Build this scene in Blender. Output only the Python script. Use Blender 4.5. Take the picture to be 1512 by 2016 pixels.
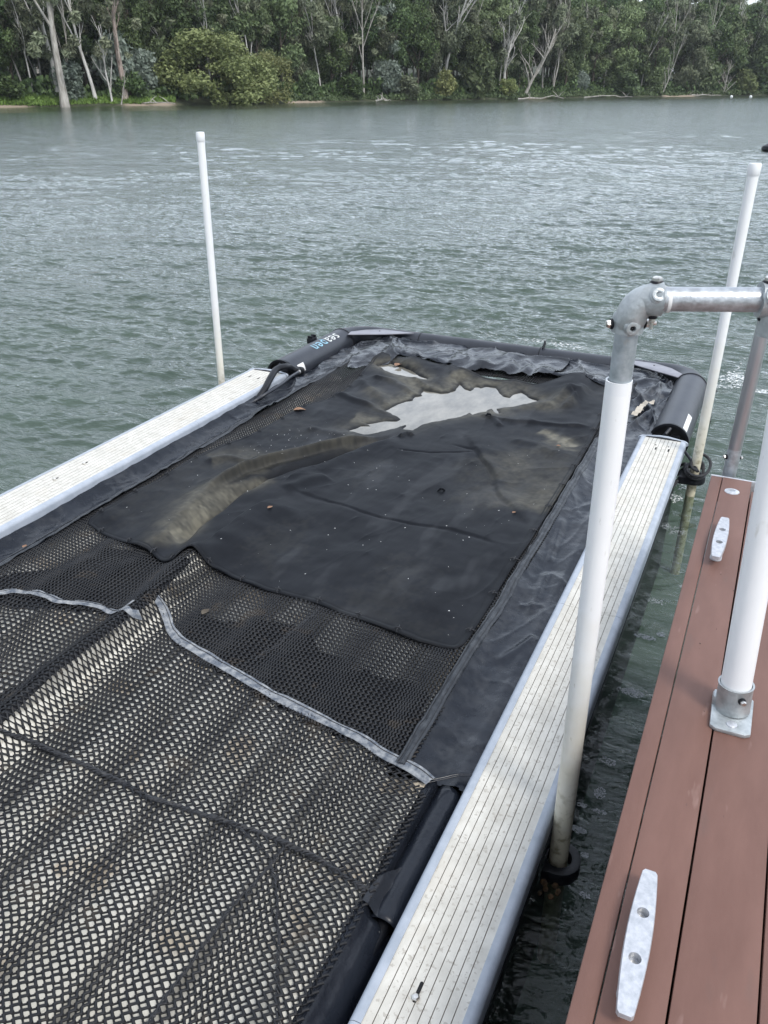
import bpy, bmesh, math, random
import numpy as np
from mathutils import Vector, Matrix, Quaternion

sc = bpy.context.scene
for o in list(bpy.data.objects): bpy.data.objects.remove(o)
C = sc.collection
R = math.radians
rng = np.random.default_rng(7)
random.seed(7)

# ------------------------------------------------------------ camera
FP = 1600.0; HC = 2.35
PITCH = math.atan(838 / FP); YAW = math.atan2(849, math.hypot(838, FP))
cam = bpy.data.objects.new("camera", bpy.data.cameras.new("camera")); C.objects.link(cam)
cam.data.sensor_fit = 'VERTICAL'; cam.data.sensor_height = 36; cam.data.sensor_width = 27
cam.data.lens = FP / 2016 * 36
cam.data.clip_start = 0.05; cam.data.clip_end = 5000
cam.location = (0, 0, HC); cam.rotation_euler = (math.pi / 2 - PITCH, 0, YAW)
sc.camera = cam
sc.render.resolution_x = 768; sc.render.resolution_y = 1024

# ------------------------------------------------------------ world and sun
w = bpy.data.worlds.new("World"); sc.world = w; w.use_nodes = True
nt = w.node_tree; nt.nodes.clear()
out = nt.nodes.new('ShaderNodeOutputWorld'); bg = nt.nodes.new('ShaderNodeBackground')
sky = nt.nodes.new('ShaderNodeTexSky'); sky.sky_type = 'NISHITA'; sky.sun_disc = False
SUN_EL, SUN_AZ = R(54), R(118)      # azimuth measured from +Y towards +X
sky.sun_elevation = SUN_EL; sky.sun_rotation = SUN_AZ
sky.air_density = 1.0; sky.dust_density = 2.2; sky.ozone_density = 1.0
hs = nt.nodes.new('ShaderNodeHueSaturation'); hs.inputs['Saturation'].default_value = .6
tc = nt.nodes.new('ShaderNodeTexCoord')
mp = nt.nodes.new('ShaderNodeMapping'); mp.inputs['Scale'].default_value = (1.6, 1.6, 4.5)
no = nt.nodes.new('ShaderNodeTexNoise'); no.inputs['Scale'].default_value = 1.7; no.inputs['Detail'].default_value = 7; no.inputs['Roughness'].default_value = .6
cr = nt.nodes.new('ShaderNodeValToRGB'); cr.color_ramp.elements[0].position = .33; cr.color_ramp.elements[1].position = .68
mx = nt.nodes.new('ShaderNodeMix'); mx.data_type = 'RGBA'
mx.inputs[7].default_value = (9.0, 9.9, 11.2, 1)
L = nt.links.new
L(tc.outputs['Generated'], mp.inputs[0]); L(mp.outputs[0], no.inputs[0]); L(no.outputs[0], cr.inputs[0])
L(sky.outputs[0], hs.inputs['Color']); L(hs.outputs[0], mx.inputs[6])
mul = nt.nodes.new('ShaderNodeMath'); mul.operation = 'MULTIPLY'; mul.inputs[1].default_value = .85
L(cr.outputs[0], mul.inputs[0]); L(mul.outputs[0], mx.inputs[0])
vd = nt.nodes.new('ShaderNodeVectorMath'); vd.operation = 'DOT_PRODUCT'
_a = YAW - R(22); vd.inputs[1].default_value = (-math.sin(_a) * math.cos(R(24)), math.cos(_a) * math.cos(R(24)), math.sin(R(24)))
br = nt.nodes.new('ShaderNodeMapRange'); br.interpolation_type = 'SMOOTHSTEP'; br.inputs[1].default_value = .2; br.inputs[2].default_value = 1; br.inputs[3].default_value = 1; br.inputs[4].default_value = 1.9
L(tc.outputs['Generated'], vd.inputs[0]); L(vd.outputs['Value'], br.inputs[0])
vs = nt.nodes.new('ShaderNodeVectorMath'); vs.operation = 'SCALE'; L(mx.outputs[2], vs.inputs[0]); L(br.outputs[0], vs.inputs['Scale'])
L(vs.outputs[0], bg.inputs[0]); bg.inputs[1].default_value = 0.118
L(bg.outputs[0], out.inputs[0])

sl = bpy.data.lights.new("sun", 'SUN'); sl.energy = 1.7; sl.angle = R(14); sl.color = (1, .97, .92)
so = bpy.data.objects.new("sun", sl); C.objects.link(so)
d = Vector((math.sin(SUN_AZ) * math.cos(SUN_EL), math.cos(SUN_AZ) * math.cos(SUN_EL), math.sin(SUN_EL)))
so.rotation_euler = d.to_track_quat('Z', 'Y').to_euler(); so.location = (5, -5, 20)
sc.view_settings.view_transform = 'Standard'; sc.view_settings.look = 'None'
sc.view_settings.exposure = 0.35; sc.view_settings.gamma = 1
sc.render.engine = 'CYCLES'

# ------------------------------------------------------------ photo measuring helpers (points on real planes)
cp, sp = math.cos(PITCH), math.sin(PITCH); cy, sy = math.cos(YAW), math.sin(YAW)
def ray(px, py):
    r = px - 756; u = 1008 - py
    return r, -u * cp + FP * sp, FP * cp + u * sp
def P(px, py, z=.3):
    r, dn, f = ray(px, py); t = (HC - z) / dn; r *= t; f *= t
    return np.array([r * cy - f * sy, r * sy + f * cy, z])
def PF(px, py, fwd):
    r, dn, f = ray(px, py); t = fwd / f
    return np.array([r * t * cy - fwd * sy, r * t * sy + fwd * cy, HC - dn * t])
def topz(x, y, py):
    f_ = -x * sy + y * cy; r, dn, f = ray(756, py); return HC - dn * f_ / f

# ------------------------------------------------------------ noise
def _h(ix, iy, s):
    n = (ix * 374761393 + iy * 668265263 + s * 1442695041) & 0xFFFFFFFF
    n = ((n ^ (n >> 13)) * 1274126177) & 0xFFFFFFFF
    return ((n ^ (n >> 16)) & 0xFFFF) / 65535.0
def vn(x, y, s=0):
    x = np.asarray(x, float); y = np.asarray(y, float)
    ix = np.floor(x).astype(np.int64); iy = np.floor(y).astype(np.int64)
    fx = x - ix; fy = y - iy; fx = fx * fx * fx * (fx * (fx * 6 - 15) + 10); fy = fy * fy * fy * (fy * (fy * 6 - 15) + 10)
    a = _h(ix, iy, s); b = _h(ix + 1, iy, s); c = _h(ix, iy + 1, s); e = _h(ix + 1, iy + 1, s)
    return (a + (b - a) * fx) * (1 - fy) + (c + (e - c) * fx) * fy
def fbm(x, y, o=4, s=0, g=.5):
    t = 0; a = 1; m = 0
    for i in range(o):
        t = t + a * (vn(x * 2 ** i + 17 * i, y * 2 ** i - 9 * i, s + i) * 2 - 1); m += a; a *= g
    return t / m
def ridged(x, y, o=3, s=0):
    t = 0; a = 1; m = 0
    for i in range(o):
        t = t + a * (1 - np.abs(vn(x * 2 ** i + 5 * i, y * 2 ** i, s + i) * 2 - 1)) ** 2; m += a; a *= .5
    return t / m
def sstep(a, b, x):
    t = np.clip((x - a) / (b - a), 0, 1); return t * t * (3 - 2 * t)

# ------------------------------------------------------------ object helpers
LOC = {}
def tag(o, label=None, cat=None, group=None, kind=None):
    if label: o['label'] = label
    if cat: o['category'] = cat
    if group: o['group'] = group
    if kind: o['kind'] = kind
    return o
def thing(name, loc, label, cat, group=None):
    o = bpy.data.objects.new(name, None); C.objects.link(o); o.location = loc; o.empty_display_size = .1
    LOC[o] = np.array(loc, float); return tag(o, label, cat, group)
def mesh_np(name, V, quads=None, tris=None, smooth=True, sharp=None):
    me = bpy.data.meshes.new(name); V = np.asarray(V, np.float32)
    me.vertices.add(len(V)); me.vertices.foreach_set('co', V.ravel())
    q = np.zeros((0, 4), np.int32) if quads is None else np.asarray(quads, np.int32).reshape(-1, 4)
    t = np.zeros((0, 3), np.int32) if tris is None else np.asarray(tris, np.int32).reshape(-1, 3)
    me.loops.add(q.size + t.size)
    me.loops.foreach_set('vertex_index', np.concatenate([q.ravel(), t.ravel()]))
    me.polygons.add(len(q) + len(t))
    st = np.concatenate([np.arange(len(q)) * 4, q.size + np.arange(len(t)) * 3]).astype(np.int32)
    me.polygons.foreach_set('loop_start', st)
    me.polygons.foreach_set('use_smooth', np.full(len(q) + len(t), smooth))
    me.update(calc_edges=True)
    return me
def attr(me, name, vals):
    a = me.attributes.new(name, 'FLOAT', 'POINT'); a.data.foreach_set('value', np.asarray(vals, np.float32).ravel())
def link(name, me, m, parent=None, loc=None):
    """me holds world coordinates; moved into the local frame of its thing (or of loc)"""
    o = bpy.data.objects.new(name, me); C.objects.link(o)
    if m is not None: me.materials.append(m)
    if parent is not None:
        base = LOC[parent]; o.parent = parent; LOC[o] = base
    elif loc is not None:
        base = np.array(loc, float); o.location = loc; LOC[o] = base
    else:
        base = np.zeros(3); LOC[o] = base
    if np.any(base != 0): me.transform(Matrix.Translation(Vector(-base)))
    return o

class MB:
    def __init__(s): s.v = []; s.f = []; s.n = 0
    def add(s, V, F):
        s.v.extend([tuple(map(float, p)) for p in V]); s.f.extend([tuple(int(i) + s.n for i in f) for f in F]); s.n += len(V); return s
    def tube(s, pts, r, n=16, cap=True, roll=0.0):
        pts = [np.array(p, float) for p in pts]; m = len(pts)
        rr = [r] * m if np.isscalar(r) else list(r)
        T = []
        for i in range(m):
            a = pts[min(i + 1, m - 1)] - pts[max(i - 1, 0)]; T.append(a / (np.linalg.norm(a) + 1e-12))
        up = np.array([0, 0, 1.]) if abs(T[0][2]) < .9 else np.array([0, 1., 0])
        N = np.cross(T[0], up); N /= np.linalg.norm(N); V = []
        for i in range(m):
            N = N - T[i] * np.dot(N, T[i]); N /= np.linalg.norm(N); B = np.cross(T[i], N)
            for k in range(n):
                a = 2 * math.pi * k / n + roll; V.append(pts[i] + rr[i] * (math.cos(a) * N + math.sin(a) * B))
        F = [(i * n + k, i * n + (k + 1) % n, (i + 1) * n + (k + 1) % n, (i + 1) * n + k) for i in range(m - 1) for k in range(n)]
        if cap: F.append(tuple(range(n))[::-1]); F.append(tuple((m - 1) * n + k for k in range(n)))
        return s.add(V, F)
    def box(s, c, sz, rot=None):
        V = []
        for dx in (-1, 1):
            for dy in (-1, 1):
                for dz in (-1, 1):
                    p = np.array([dx * sz[0] / 2, dy * sz[1] / 2, dz * sz[2] / 2])
                    if rot is not None: p = np.array(rot @ Vector(p))
                    V.append(p + np.array(c))
        return s.add(V, [(0, 1, 3, 2), (4, 6, 7, 5), (0, 4, 5, 1), (2, 3, 7, 6), (0, 2, 6, 4), (1, 5, 7, 3)])
    def lathe(s, prof, c=(0, 0, 0), axis=(0, 0, 1), n=24, cap=True):
        q = Vector((0, 0, 1)).rotation_difference(Vector(axis)); V = []
        for r_, z in prof:
            for k in range(n):
                a = 2 * math.pi * k / n; V.append(np.array(q @ Vector((r_ * math.cos(a), r_ * math.sin(a), z))) + np.array(c))
        m = len(prof)
        F = [(i * n + k, i * n + (k + 1) % n, (i + 1) * n + (k + 1) % n, (i + 1) * n + k) for i in range(m - 1) for k in range(n)]
        if cap: F.append(tuple(range(n))[::-1]); F.append(tuple((m - 1) * n + k for k in range(n)))
        return s.add(V, F)
    def prism(s, poly, z0, z1):
        n = len(poly); V = [(x, y, z0) for x, y in poly] + [(x, y, z1) for x, y in poly]
        return s.add(V, [tuple(range(n))[::-1], tuple(range(n, 2 * n))] + [(i, (i + 1) % n, n + (i + 1) % n, n + i) for i in range(n)])
    def extrude_y(s, prof, y0, y1, cap=True):
        n = len(prof); V = [(x, y0, z) for x, z in prof] + [(x, y1, z) for x, z in prof]
        F = [(i, (i + 1) % n, n + (i + 1) % n, n + i) for i in range(n)]
        if cap: F += [tuple(range(n)), tuple(range(n, 2 * n))[::-1]]
        return s.add(V, F)
    def build(s, name, m, parent=None, loc=None, bevel=0, seg=2, angle=35, smooth=True):
        me = bpy.data.meshes.new(name); me.from_pydata(s.v, [], s.f); me.validate()
        bm = bmesh.new(); bm.from_mesh(me)
        bmesh.ops.recalc_face_normals(bm, faces=bm.faces)
        if bevel:
            es = [e for e in bm.edges if len(e.link_faces) == 2 and e.calc_face_angle(0) > R(30)]
            bmesh.ops.bevel(bm, geom=es, offset=bevel, segments=seg, affect='EDGES', profile=.5, clamp_overlap=True)
        bm.to_mesh(me); bm.free()
        if smooth:
            me.polygons.foreach_set('use_smooth', np.full(len(me.polygons), True)); me.set_sharp_from_angle(angle=R(angle))
        return link(name, me, m, parent, loc)

# ------------------------------------------------------------ materials
def M(name, c1, c2=None, rough=.5, metal=0, scale=8, detail=4, lo=.35, hi=.65, bump=0, bscale=None, ior=1.5, spec=None,
      stretch=(1, 1, 1), speck=None, attrib=None, acol=None, rough2=None, sheen=0, coat=0, extra=None, bdist=.01):
    m = bpy.data.materials.new(name); m.use_nodes = True; t = m.node_tree; N = t.nodes; K = t.links.new
    b = N['Principled BSDF']; b.inputs['Roughness'].default_value = rough; b.inputs['Metallic'].default_value = metal
    b.inputs['IOR'].default_value = ior; b.inputs['Coat Weight'].default_value = coat; b.inputs['Coat Roughness'].default_value = .15
    if spec is not None: b.inputs['Specular IOR Level'].default_value = spec
    tx = N.new('ShaderNodeTexCoord'); ma = N.new('ShaderNodeMapping'); ma.inputs['Scale'].default_value = stretch
    K(tx.outputs['Object'], ma.inputs[0])
    nz = N.new('ShaderNodeTexNoise'); nz.inputs['Scale'].default_value = scale; nz.inputs['Detail'].default_value = detail
    nz.inputs['Roughness'].default_value = .62; K(ma.outputs[0], nz.inputs[0])
    rp = N.new('ShaderNodeValToRGB'); rp.color_ramp.elements[0].position = lo; rp.color_ramp.elements[1].position = hi
    rp.color_ramp.elements[0].color = (*c1, 1); rp.color_ramp.elements[1].color = (*(c2 or c1), 1)
    K(nz.outputs[0], rp.inputs[0]); col = rp.outputs[0]
    def mixc(fac, c, colr):
        x = N.new('ShaderNodeMix'); x.data_type = 'RGBA'; K(fac, x.inputs[0]); K(c, x.inputs[6]); x.inputs[7].default_value = (*colr, 1); return x.outputs[2]
    if speck:
        for (ss, thr, cc, amt) in speck:
            n2 = N.new('ShaderNodeTexNoise'); n2.inputs['Scale'].default_value = ss; n2.inputs['Detail'].default_value = 3; K(ma.outputs[0], n2.inputs[0])
            r2 = N.new('ShaderNodeMapRange'); r2.inputs[1].default_value = thr; r2.inputs[2].default_value = thr + .06; r2.inputs[4].default_value = amt
            K(n2.outputs[0], r2.inputs[0]); col = mixc(r2.outputs[0], col, cc)
    if attrib:
        for an, ac in (attrib if isinstance(attrib, list) else [(attrib, acol)]):
            at = N.new('ShaderNodeAttribute'); at.attribute_name = an; col = mixc(at.outputs['Fac'], col, ac)
    K(col, b.inputs['Base Color'])
    if rough2 is not None:
        mr = N.new('ShaderNodeMapRange'); mr.inputs[3].default_value = rough; mr.inputs[4].default_value = rough2; mr.inputs[1].default_value = lo; mr.inputs[2].default_value = hi
        K(nz.outputs[0], mr.inputs[0]); K(mr.outputs[0], b.inputs['Roughness'])
    if bump:
        n3 = N.new('ShaderNodeTexNoise'); n3.inputs['Scale'].default_value = bscale or scale * 4; n3.inputs['Detail'].default_value = 5; K(ma.outputs[0], n3.inputs[0])
        bu = N.new('ShaderNodeBump'); bu.inputs['Strength'].default_value = bump; bu.inputs['Distance'].default_value = bdist
        K(n3.outputs[0], bu.inputs['Height']); K(bu.outputs[0], b.inputs['Normal'])
    return m

m_pvc = M('white_pvc', (.80, .82, .83), (.87, .88, .89), rough=.38, scale=5, stretch=(1, 1, .35), speck=[(22, .64, (.55, .54, .48), .5), (60, .70, (.35, .33, .28), .5)])
def pole_mat(name, ztop, zb):      # yellow algae tint that rises from the water line of a white pipe
    m = M(name, (.80, .815, .82), (.87, .88, .88), rough=.4, scale=5, stretch=(1, 1, .4), speck=[(26, .66, (.58, .57, .52), .5), (70, .71, (.35, .33, .28), .5)])
    N = m.node_tree.nodes; K = m.node_tree.links.new; b = N['Principled BSDF']
    old = b.inputs['Base Color'].links[0].from_socket
    g = N.new('ShaderNodeNewGeometry'); s = N.new('ShaderNodeSeparateXYZ'); K(g.outputs['Position'], s.inputs[0])
    nz = N.new('ShaderNodeTexNoise'); nz.inputs['Scale'].default_value = 12; nz.inputs['Detail'].default_value = 5
    K(g.outputs['Position'], nz.inputs[0])
    ad = N.new('ShaderNodeMath'); ad.operation = 'MULTIPLY_ADD'; ad.inputs[1].default_value = .5; K(nz.outputs[0], ad.inputs[0]); K(s.outputs[2], ad.inputs[2])
    mr = N.new('ShaderNodeMapRange'); mr.inputs[1].default_value = ztop + .25; mr.inputs[2].default_value = zb + .25; mr.inputs[4].default_value = .85
    K(ad.outputs[0], mr.inputs[0])
    x = N.new('ShaderNodeMix'); x.data_type = 'RGBA'; K(mr.outputs[0], x.inputs[0]); K(old, x.inputs[6]); x.inputs[7].default_value = (.56, .5, .33, 1)
    n2 = N.new('ShaderNodeTexNoise'); n2.inputs['Scale'].default_value = 35; n2.inputs['Detail'].default_value = 6; K(g.outputs['Position'], n2.inputs[0])
    m2 = N.new('ShaderNodeMapRange'); m2.inputs[1].default_value = .5; m2.inputs[2].default_value = .66; K(n2.outputs[0], m2.inputs[0])
    m3 = N.new('ShaderNodeMapRange'); m3.inputs[1].default_value = zb + .45; m3.inputs[2].default_value = zb + .1; m3.inputs[4].default_value = .75; K(s.outputs[2], m3.inputs[0])
    mm = N.new('ShaderNodeMath'); mm.operation = 'MULTIPLY'; K(m2.outputs[0], mm.inputs[0]); K(m3.outputs[0], mm.inputs[1])
    y = N.new('ShaderNodeMix'); y.data_type = 'RGBA'; K(mm.outputs[0], y.inputs[0]); K(x.outputs[2], y.inputs[6]); y.inputs[7].default_value = (.2, .17, .09, 1)
    K(y.outputs[2], b.inputs['Base Color']); return m
m_pole = pole_mat('stained_white_pvc', 1.1, .1)
m_pole_far = pole_mat('aged_white_pvc', .9, .0)
m_galv = M('galvanised_steel', (.36, .38, .40), (.58, .61, .64), rough=.36, metal=.75, scale=38, detail=6, bump=.12, bscale=160, rough2=.5, speck=[(9, .6, (.30, .33, .35), .5)])
m_galv_dull = M('dull_galvanised_steel', (.30, .34, .36), (.45, .49, .52), rough=.5, metal=.55, scale=30, detail=6, bump=.1, bscale=140, speck=[(14, .66, (.42, .38, .3), .6)])
m_cast = M('cast_zinc', (.34, .37, .38), (.52, .55, .56), rough=.45, metal=.6, scale=26, detail=6, bump=.2, bscale=120)
m_alu = M('aluminium_tube', (.45, .45, .47), (.55, .55, .57), rough=.34, metal=.85, scale=3, stretch=(6, 6, 1), bump=.03, bscale=80)
m_steelbolt = M('stainless_bolt', (.6, .57, .52), (.75, .73, .7), rough=.28, metal=1, scale=60)
m_blackrub = M('black_rubber', (.006, .007, .010), (.014, .015, .019), rough=.42, scale=14, spec=.3)
m_dark = M('dark_recess', (.004, .004, .005), rough=.8)  # near-black; paints the shade inside slots, gaps and sockets, also rivets and board marks
m_deck = M('brown_deck_paint', (.146, .075, .058), (.185, .098, .077), rough=.62, scale=3.2, detail=7, bump=.12, bscale=220, bdist=.002, stretch=(3, .7, 1),
           speck=[(30, .74, (.10, .06, .05), .8), (9, .68, (.27, .17, .145), .5), (4, .62, (.14, .085, .07), .5)], spec=.35)
m_castalu = M('cast_aluminium_cleat', (.43, .45, .48), (.60, .61, .64), rough=.40, metal=.4, scale=70, detail=7, bump=.1, bscale=150)
m_plank = M('ribbed_white_deck', (.54, .52, .465), (.67, .65, .59), rough=.6, scale=14, detail=8, speck=[(75, .60, (.40, .37, .32), .75), (5, .60, (.56, .515, .44), .35), (34, .66, (.42, .38, .31), .5)], bump=.15, bscale=200, bdist=.002)
m_trim = M('pale_blue_grey_trim', (.33, .37, .425), (.42, .46, .52), rough=.42, scale=12, detail=6, speck=[(60, .68, (.35, .37, .40), .6)])
m_groove = M('groove_shade', (.24, .215, .18), rough=.9)  # shade of the rib grooves put into their colour
m_vinyl = M('black_vinyl', (.0045, .0065, .0115), (.010, .013, .020), rough=.17, rough2=.34, scale=4, detail=7, bump=.3, bscale=11, bdist=.02, attrib=[('dust', (.13, .132, .135))], spec=.30, speck=[(60, .76, (.45, .45, .42), .8)])
m_vinylhem = M('worn_vinyl_hem', (.006, .009, .014), (.036, .040, .046), rough=.42, scale=34, detail=8, bump=.35, bscale=50, bdist=.006)
m_strap = M('grey_binding_strap', (.085, .10, .125), (.33, .34, .345), rough=.55, scale=36, detail=8, lo=.38, hi=.66, bump=.4, bscale=60, bdist=.006)
m_cover = M('black_neoprene', (.0035, .0045, .0070), (.0085, .0100, .0135), rough=.55, scale=3, detail=8, stretch=(1.6, .55, 1), bump=.22, bscale=7, bdist=.02,
            attrib=[('silt', (.150, .140, .108)), ('hem', (.008, .009, .011))], speck=[(2.6, .56, (.024, .026, .030), .7), (85, .79, (.5, .48, .42), .9)], spec=.16)
m_net = M('black_net_cord', (.0075, .0085, .0115), (.018, .0185, .0205), rough=.55, scale=9, speck=[(7, .62, (.06, .045, .03), .4)], bump=.3, bscale=420, bdist=.002, spec=.35)
m_netrope = M('black_seam_cord', (.012, .013, .016), (.03, .031, .035), rough=.6, scale=60)
m_liner = M('white_floor_liner', (.66, .64, .565), (.80, .785, .72), rough=.6, scale=2.4, detail=7, speck=[(4, .58, (.52, .42, .30), .7), (30, .60, (.5, .48, .43), .6)], attrib=[('joint', (.05, .045, .038))])
m_tube = M('charcoal_float_tube', (.018, .021, .029), (.030, .034, .044), rough=.40, scale=5, bump=.05, bscale=40)
m_wlabel = M('white_label', (.75, .75, .74), rough=.5)
m_logo_w = M('white_print', (.72, .74, .72), rough=.5)
m_logo_b = M('blue_print', (.30, .55, .68), rough=.5)
m_plate = M('pale_grey_corner_plate', (.20, .20, .23), (.27, .27, .30), rough=.4, scale=10)
m_puddle = M('murky_rainwater', (.10, .094, .078), (.235, .22, .185), rough=.05, scale=4, stretch=(1.5, .8, 1), detail=6, ior=1.5, bump=.08, bscale=9, bdist=.01)
m_leaf = M('dry_leaf', (.20, .105, .06), (.30, .18, .11), rough=.7, scale=60)
m_foam = M('white_foam', (.8, .82, .82), rough=.6)
m_foamdim = M('thin_grey_foam', (.22, .24, .25), (.36, .38, .39), rough=.6, scale=40)
m_barn = M('orange_growth', (.14, .075, .03), (.04, .03, .02), rough=.8, scale=40, bump=.5, bscale=60)

# ============================================================ WATER
def shore_pts():
    L_ = []
    for px, py in [(-900, 232), (-300, 219), (0, 212), (120, 210), (240, 209), (340, 207.5), (480, 205), (560, 203), (660, 201), (760, 199.5), (880, 197.5), (1000, 195.5), (1200, 192), (1360, 190), (1512, 188), (1800, 185.5)]:
        L_.append(P(px, py, 0)[:2])
    return np.array(L_)
SH = shore_pts()

def make_water():
    hd = math.pi / 2 + YAW
    a1 = np.linspace(hd - R(42), hd + R(42), 820)
    a2 = np.linspace(hd + R(42), hd - R(42) + 2 * math.pi, 70)[1:-1]
    A = np.concatenate([a1, a2]); n = len(A)
    rr = [.15]
    while rr[-1] < 430: rr.append(rr[-1] + max(.017, min(rr[-1] ** 2 / 7000, rr[-1] * .012)))
    rr = np.array(rr + [600., 1000., 1800.]); m = len(rr)
    RR, AA = np.meshgrid(rr, A, indexing='ij')
    X = RR * np.cos(AA); Y = RR * np.sin(AA)
    dr = np.maximum(np.maximum(.017, np.minimum(RR ** 2 / 7000, RR * .012)), RR * .0022)
    Z = np.zeros_like(X)
    wind = hd + R(-12)
    rs = np.random.default_rng(3)
    # calm water between the pen and the dock
    calm = 1 - .62 * sstep(-.5, -.2, X) * sstep(4.6, 3.2, Y)
    amp_field = (.55 + .9 * vn(X * .35 + 3, Y * .35, 50)) * calm
    wx = .22 * fbm(X * .5, Y * .5, 2, 31); wy = .22 * fbm(X * .5 + 40, Y * .5, 2, 33)
    for i in range(100):
        lam = .11 * (4.6 / .11) ** (rs.random() ** 1.5)
        th = wind + rs.normal() * R(25)
        k = 2 * math.pi / lam
        a = .0046 * min(lam, .9) ** .72 * (.6 + .8 * rs.random())
        fade = 1 - sstep(lam / 3.6, lam / 1.9, dr)
        ph = k * ((X + wx) * math.cos(th) + (Y + wy) * math.sin(th)) + rs.random() * 6.283
        Z += a * fade * amp_field * .72 * np.sin(ph - .75 * np.sin(ph))
    Z -= Z[:, :820].mean()
    Z = np.where(RR > 430, 0, Z)
    V = np.stack([X, Y, Z], -1).reshape(-1, 3)
    i = np.arange(m - 1)[:, None]; j = np.arange(n)[None, :]; j2 = (j + 1) % n
    Q = np.stack([i * n + j, (i + 1) * n + j, (i + 1) * n + j2, i * n + j2], -1).reshape(-1, 4)
    c = len(V); V = np.vstack([V, [0, 0, 0]])
    T = np.stack([np.full(n, c), np.arange(n), (np.arange(n) + 1) % n], -1)
    me = mesh_np('water', V, Q, T)
    o = link('water', me, m_water()); tag(o, kind='structure')
    b_ = MB().tube([(0, 0, -.8), (0, 0, -.58)], 1700, 48).build('murk_sheet', M('green_murk', (.118, .146, .126), (.152, .184, .160), rough=1, scale=.3, spec=0.), smooth=False); tag(b_, kind='structure'); return o  # added sheet under the surface; its green replaces light scattered by the murk
def m_water():
    m = bpy.data.materials.new('river_water'); m.use_nodes = True; N = m.node_tree.nodes; K = m.node_tree.links.new
    b = N['Principled BSDF']; b.inputs['Roughness'].default_value = .09; b.inputs['IOR'].default_value = 1.34
    tx = N.new('ShaderNodeTexCoord')
    big = N.new('ShaderNodeTexNoise'); big.inputs['Scale'].default_value = .25; big.inputs['Detail'].default_value = 4; K(tx.outputs['Object'], big.inputs[0])
    rp = N.new('ShaderNodeValToRGB'); rp.color_ramp.elements[0].color = (.048, .062, .056, 1); rp.color_ramp.elements[1].color = (.068, .088, .078, 1)
    rp.color_ramp.elements[0].position = .3; rp.color_ramp.elements[1].position = .7
    K(big.outputs[0], rp.inputs[0]); K(rp.outputs[0], b.inputs['Base Color'])
    prev = None
    rot = YAW + R(-12)
    for sc_, st, ds, sx in ((.8, 1., .07, .30), (2.4, 1., .03, .28), (7, 1., .030, .28), (17, 1., .016, .32), (44, .9, .0075, .45)):
        ma = N.new('ShaderNodeMapping'); ma.inputs['Rotation'].default_value = (0, 0, -rot); ma.inputs['Scale'].default_value = (sx, 1, 1)
        K(tx.outputs['Object'], ma.inputs[0])
        nz = N.new('ShaderNodeTexNoise'); nz.noise_type = 'FBM'
        nz.inputs['Scale'].default_value = sc_; nz.inputs['Detail'].default_value = 3; nz.inputs['Distortion'].default_value = .35
        K(ma.outputs[0], nz.inputs[0])
        bu = N.new('ShaderNodeBump'); bu.inputs['Strength'].default_value = st; bu.inputs['Distance'].default_value = ds
        K(nz.outputs[0], bu.inputs['Height'])
        if prev: K(prev, bu.inputs['Normal'])
        prev = bu.outputs[0]
    K(prev, b.inputs['Normal']); b.inputs['Specular IOR Level'].default_value = 0; b.inputs['Roughness'].default_value = 1
    fr = N.new('ShaderNodeFresnel'); fr.inputs['IOR'].default_value = 1.34; K(prev, fr.inputs['Normal'])
    gl = N.new('ShaderNodeBsdfGlossy'); gl.inputs['Roughness'].default_value = .10; gl.inputs['Color'].default_value = (1, 1, 1, 1); K(prev, gl.inputs['Normal'])
    tp = N.new('ShaderNodeBsdfTransparent'); tp.inputs[0].default_value = (.86, .95, .90, 1)
    m1 = N.new('ShaderNodeMixShader'); m1.inputs[0].default_value = .84; K(b.outputs[0], m1.inputs[1]); K(tp.outputs[0], m1.inputs[2])
    m2 = N.new('ShaderNodeMixShader'); K(fr.outputs[0], m2.inputs[0]); K(m1.outputs[0], m2.inputs[1]); K(gl.outputs[0], m2.inputs[2]); K(m2.outputs[0], N['Material Output'].inputs[0])
    return m
make_water()

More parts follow.
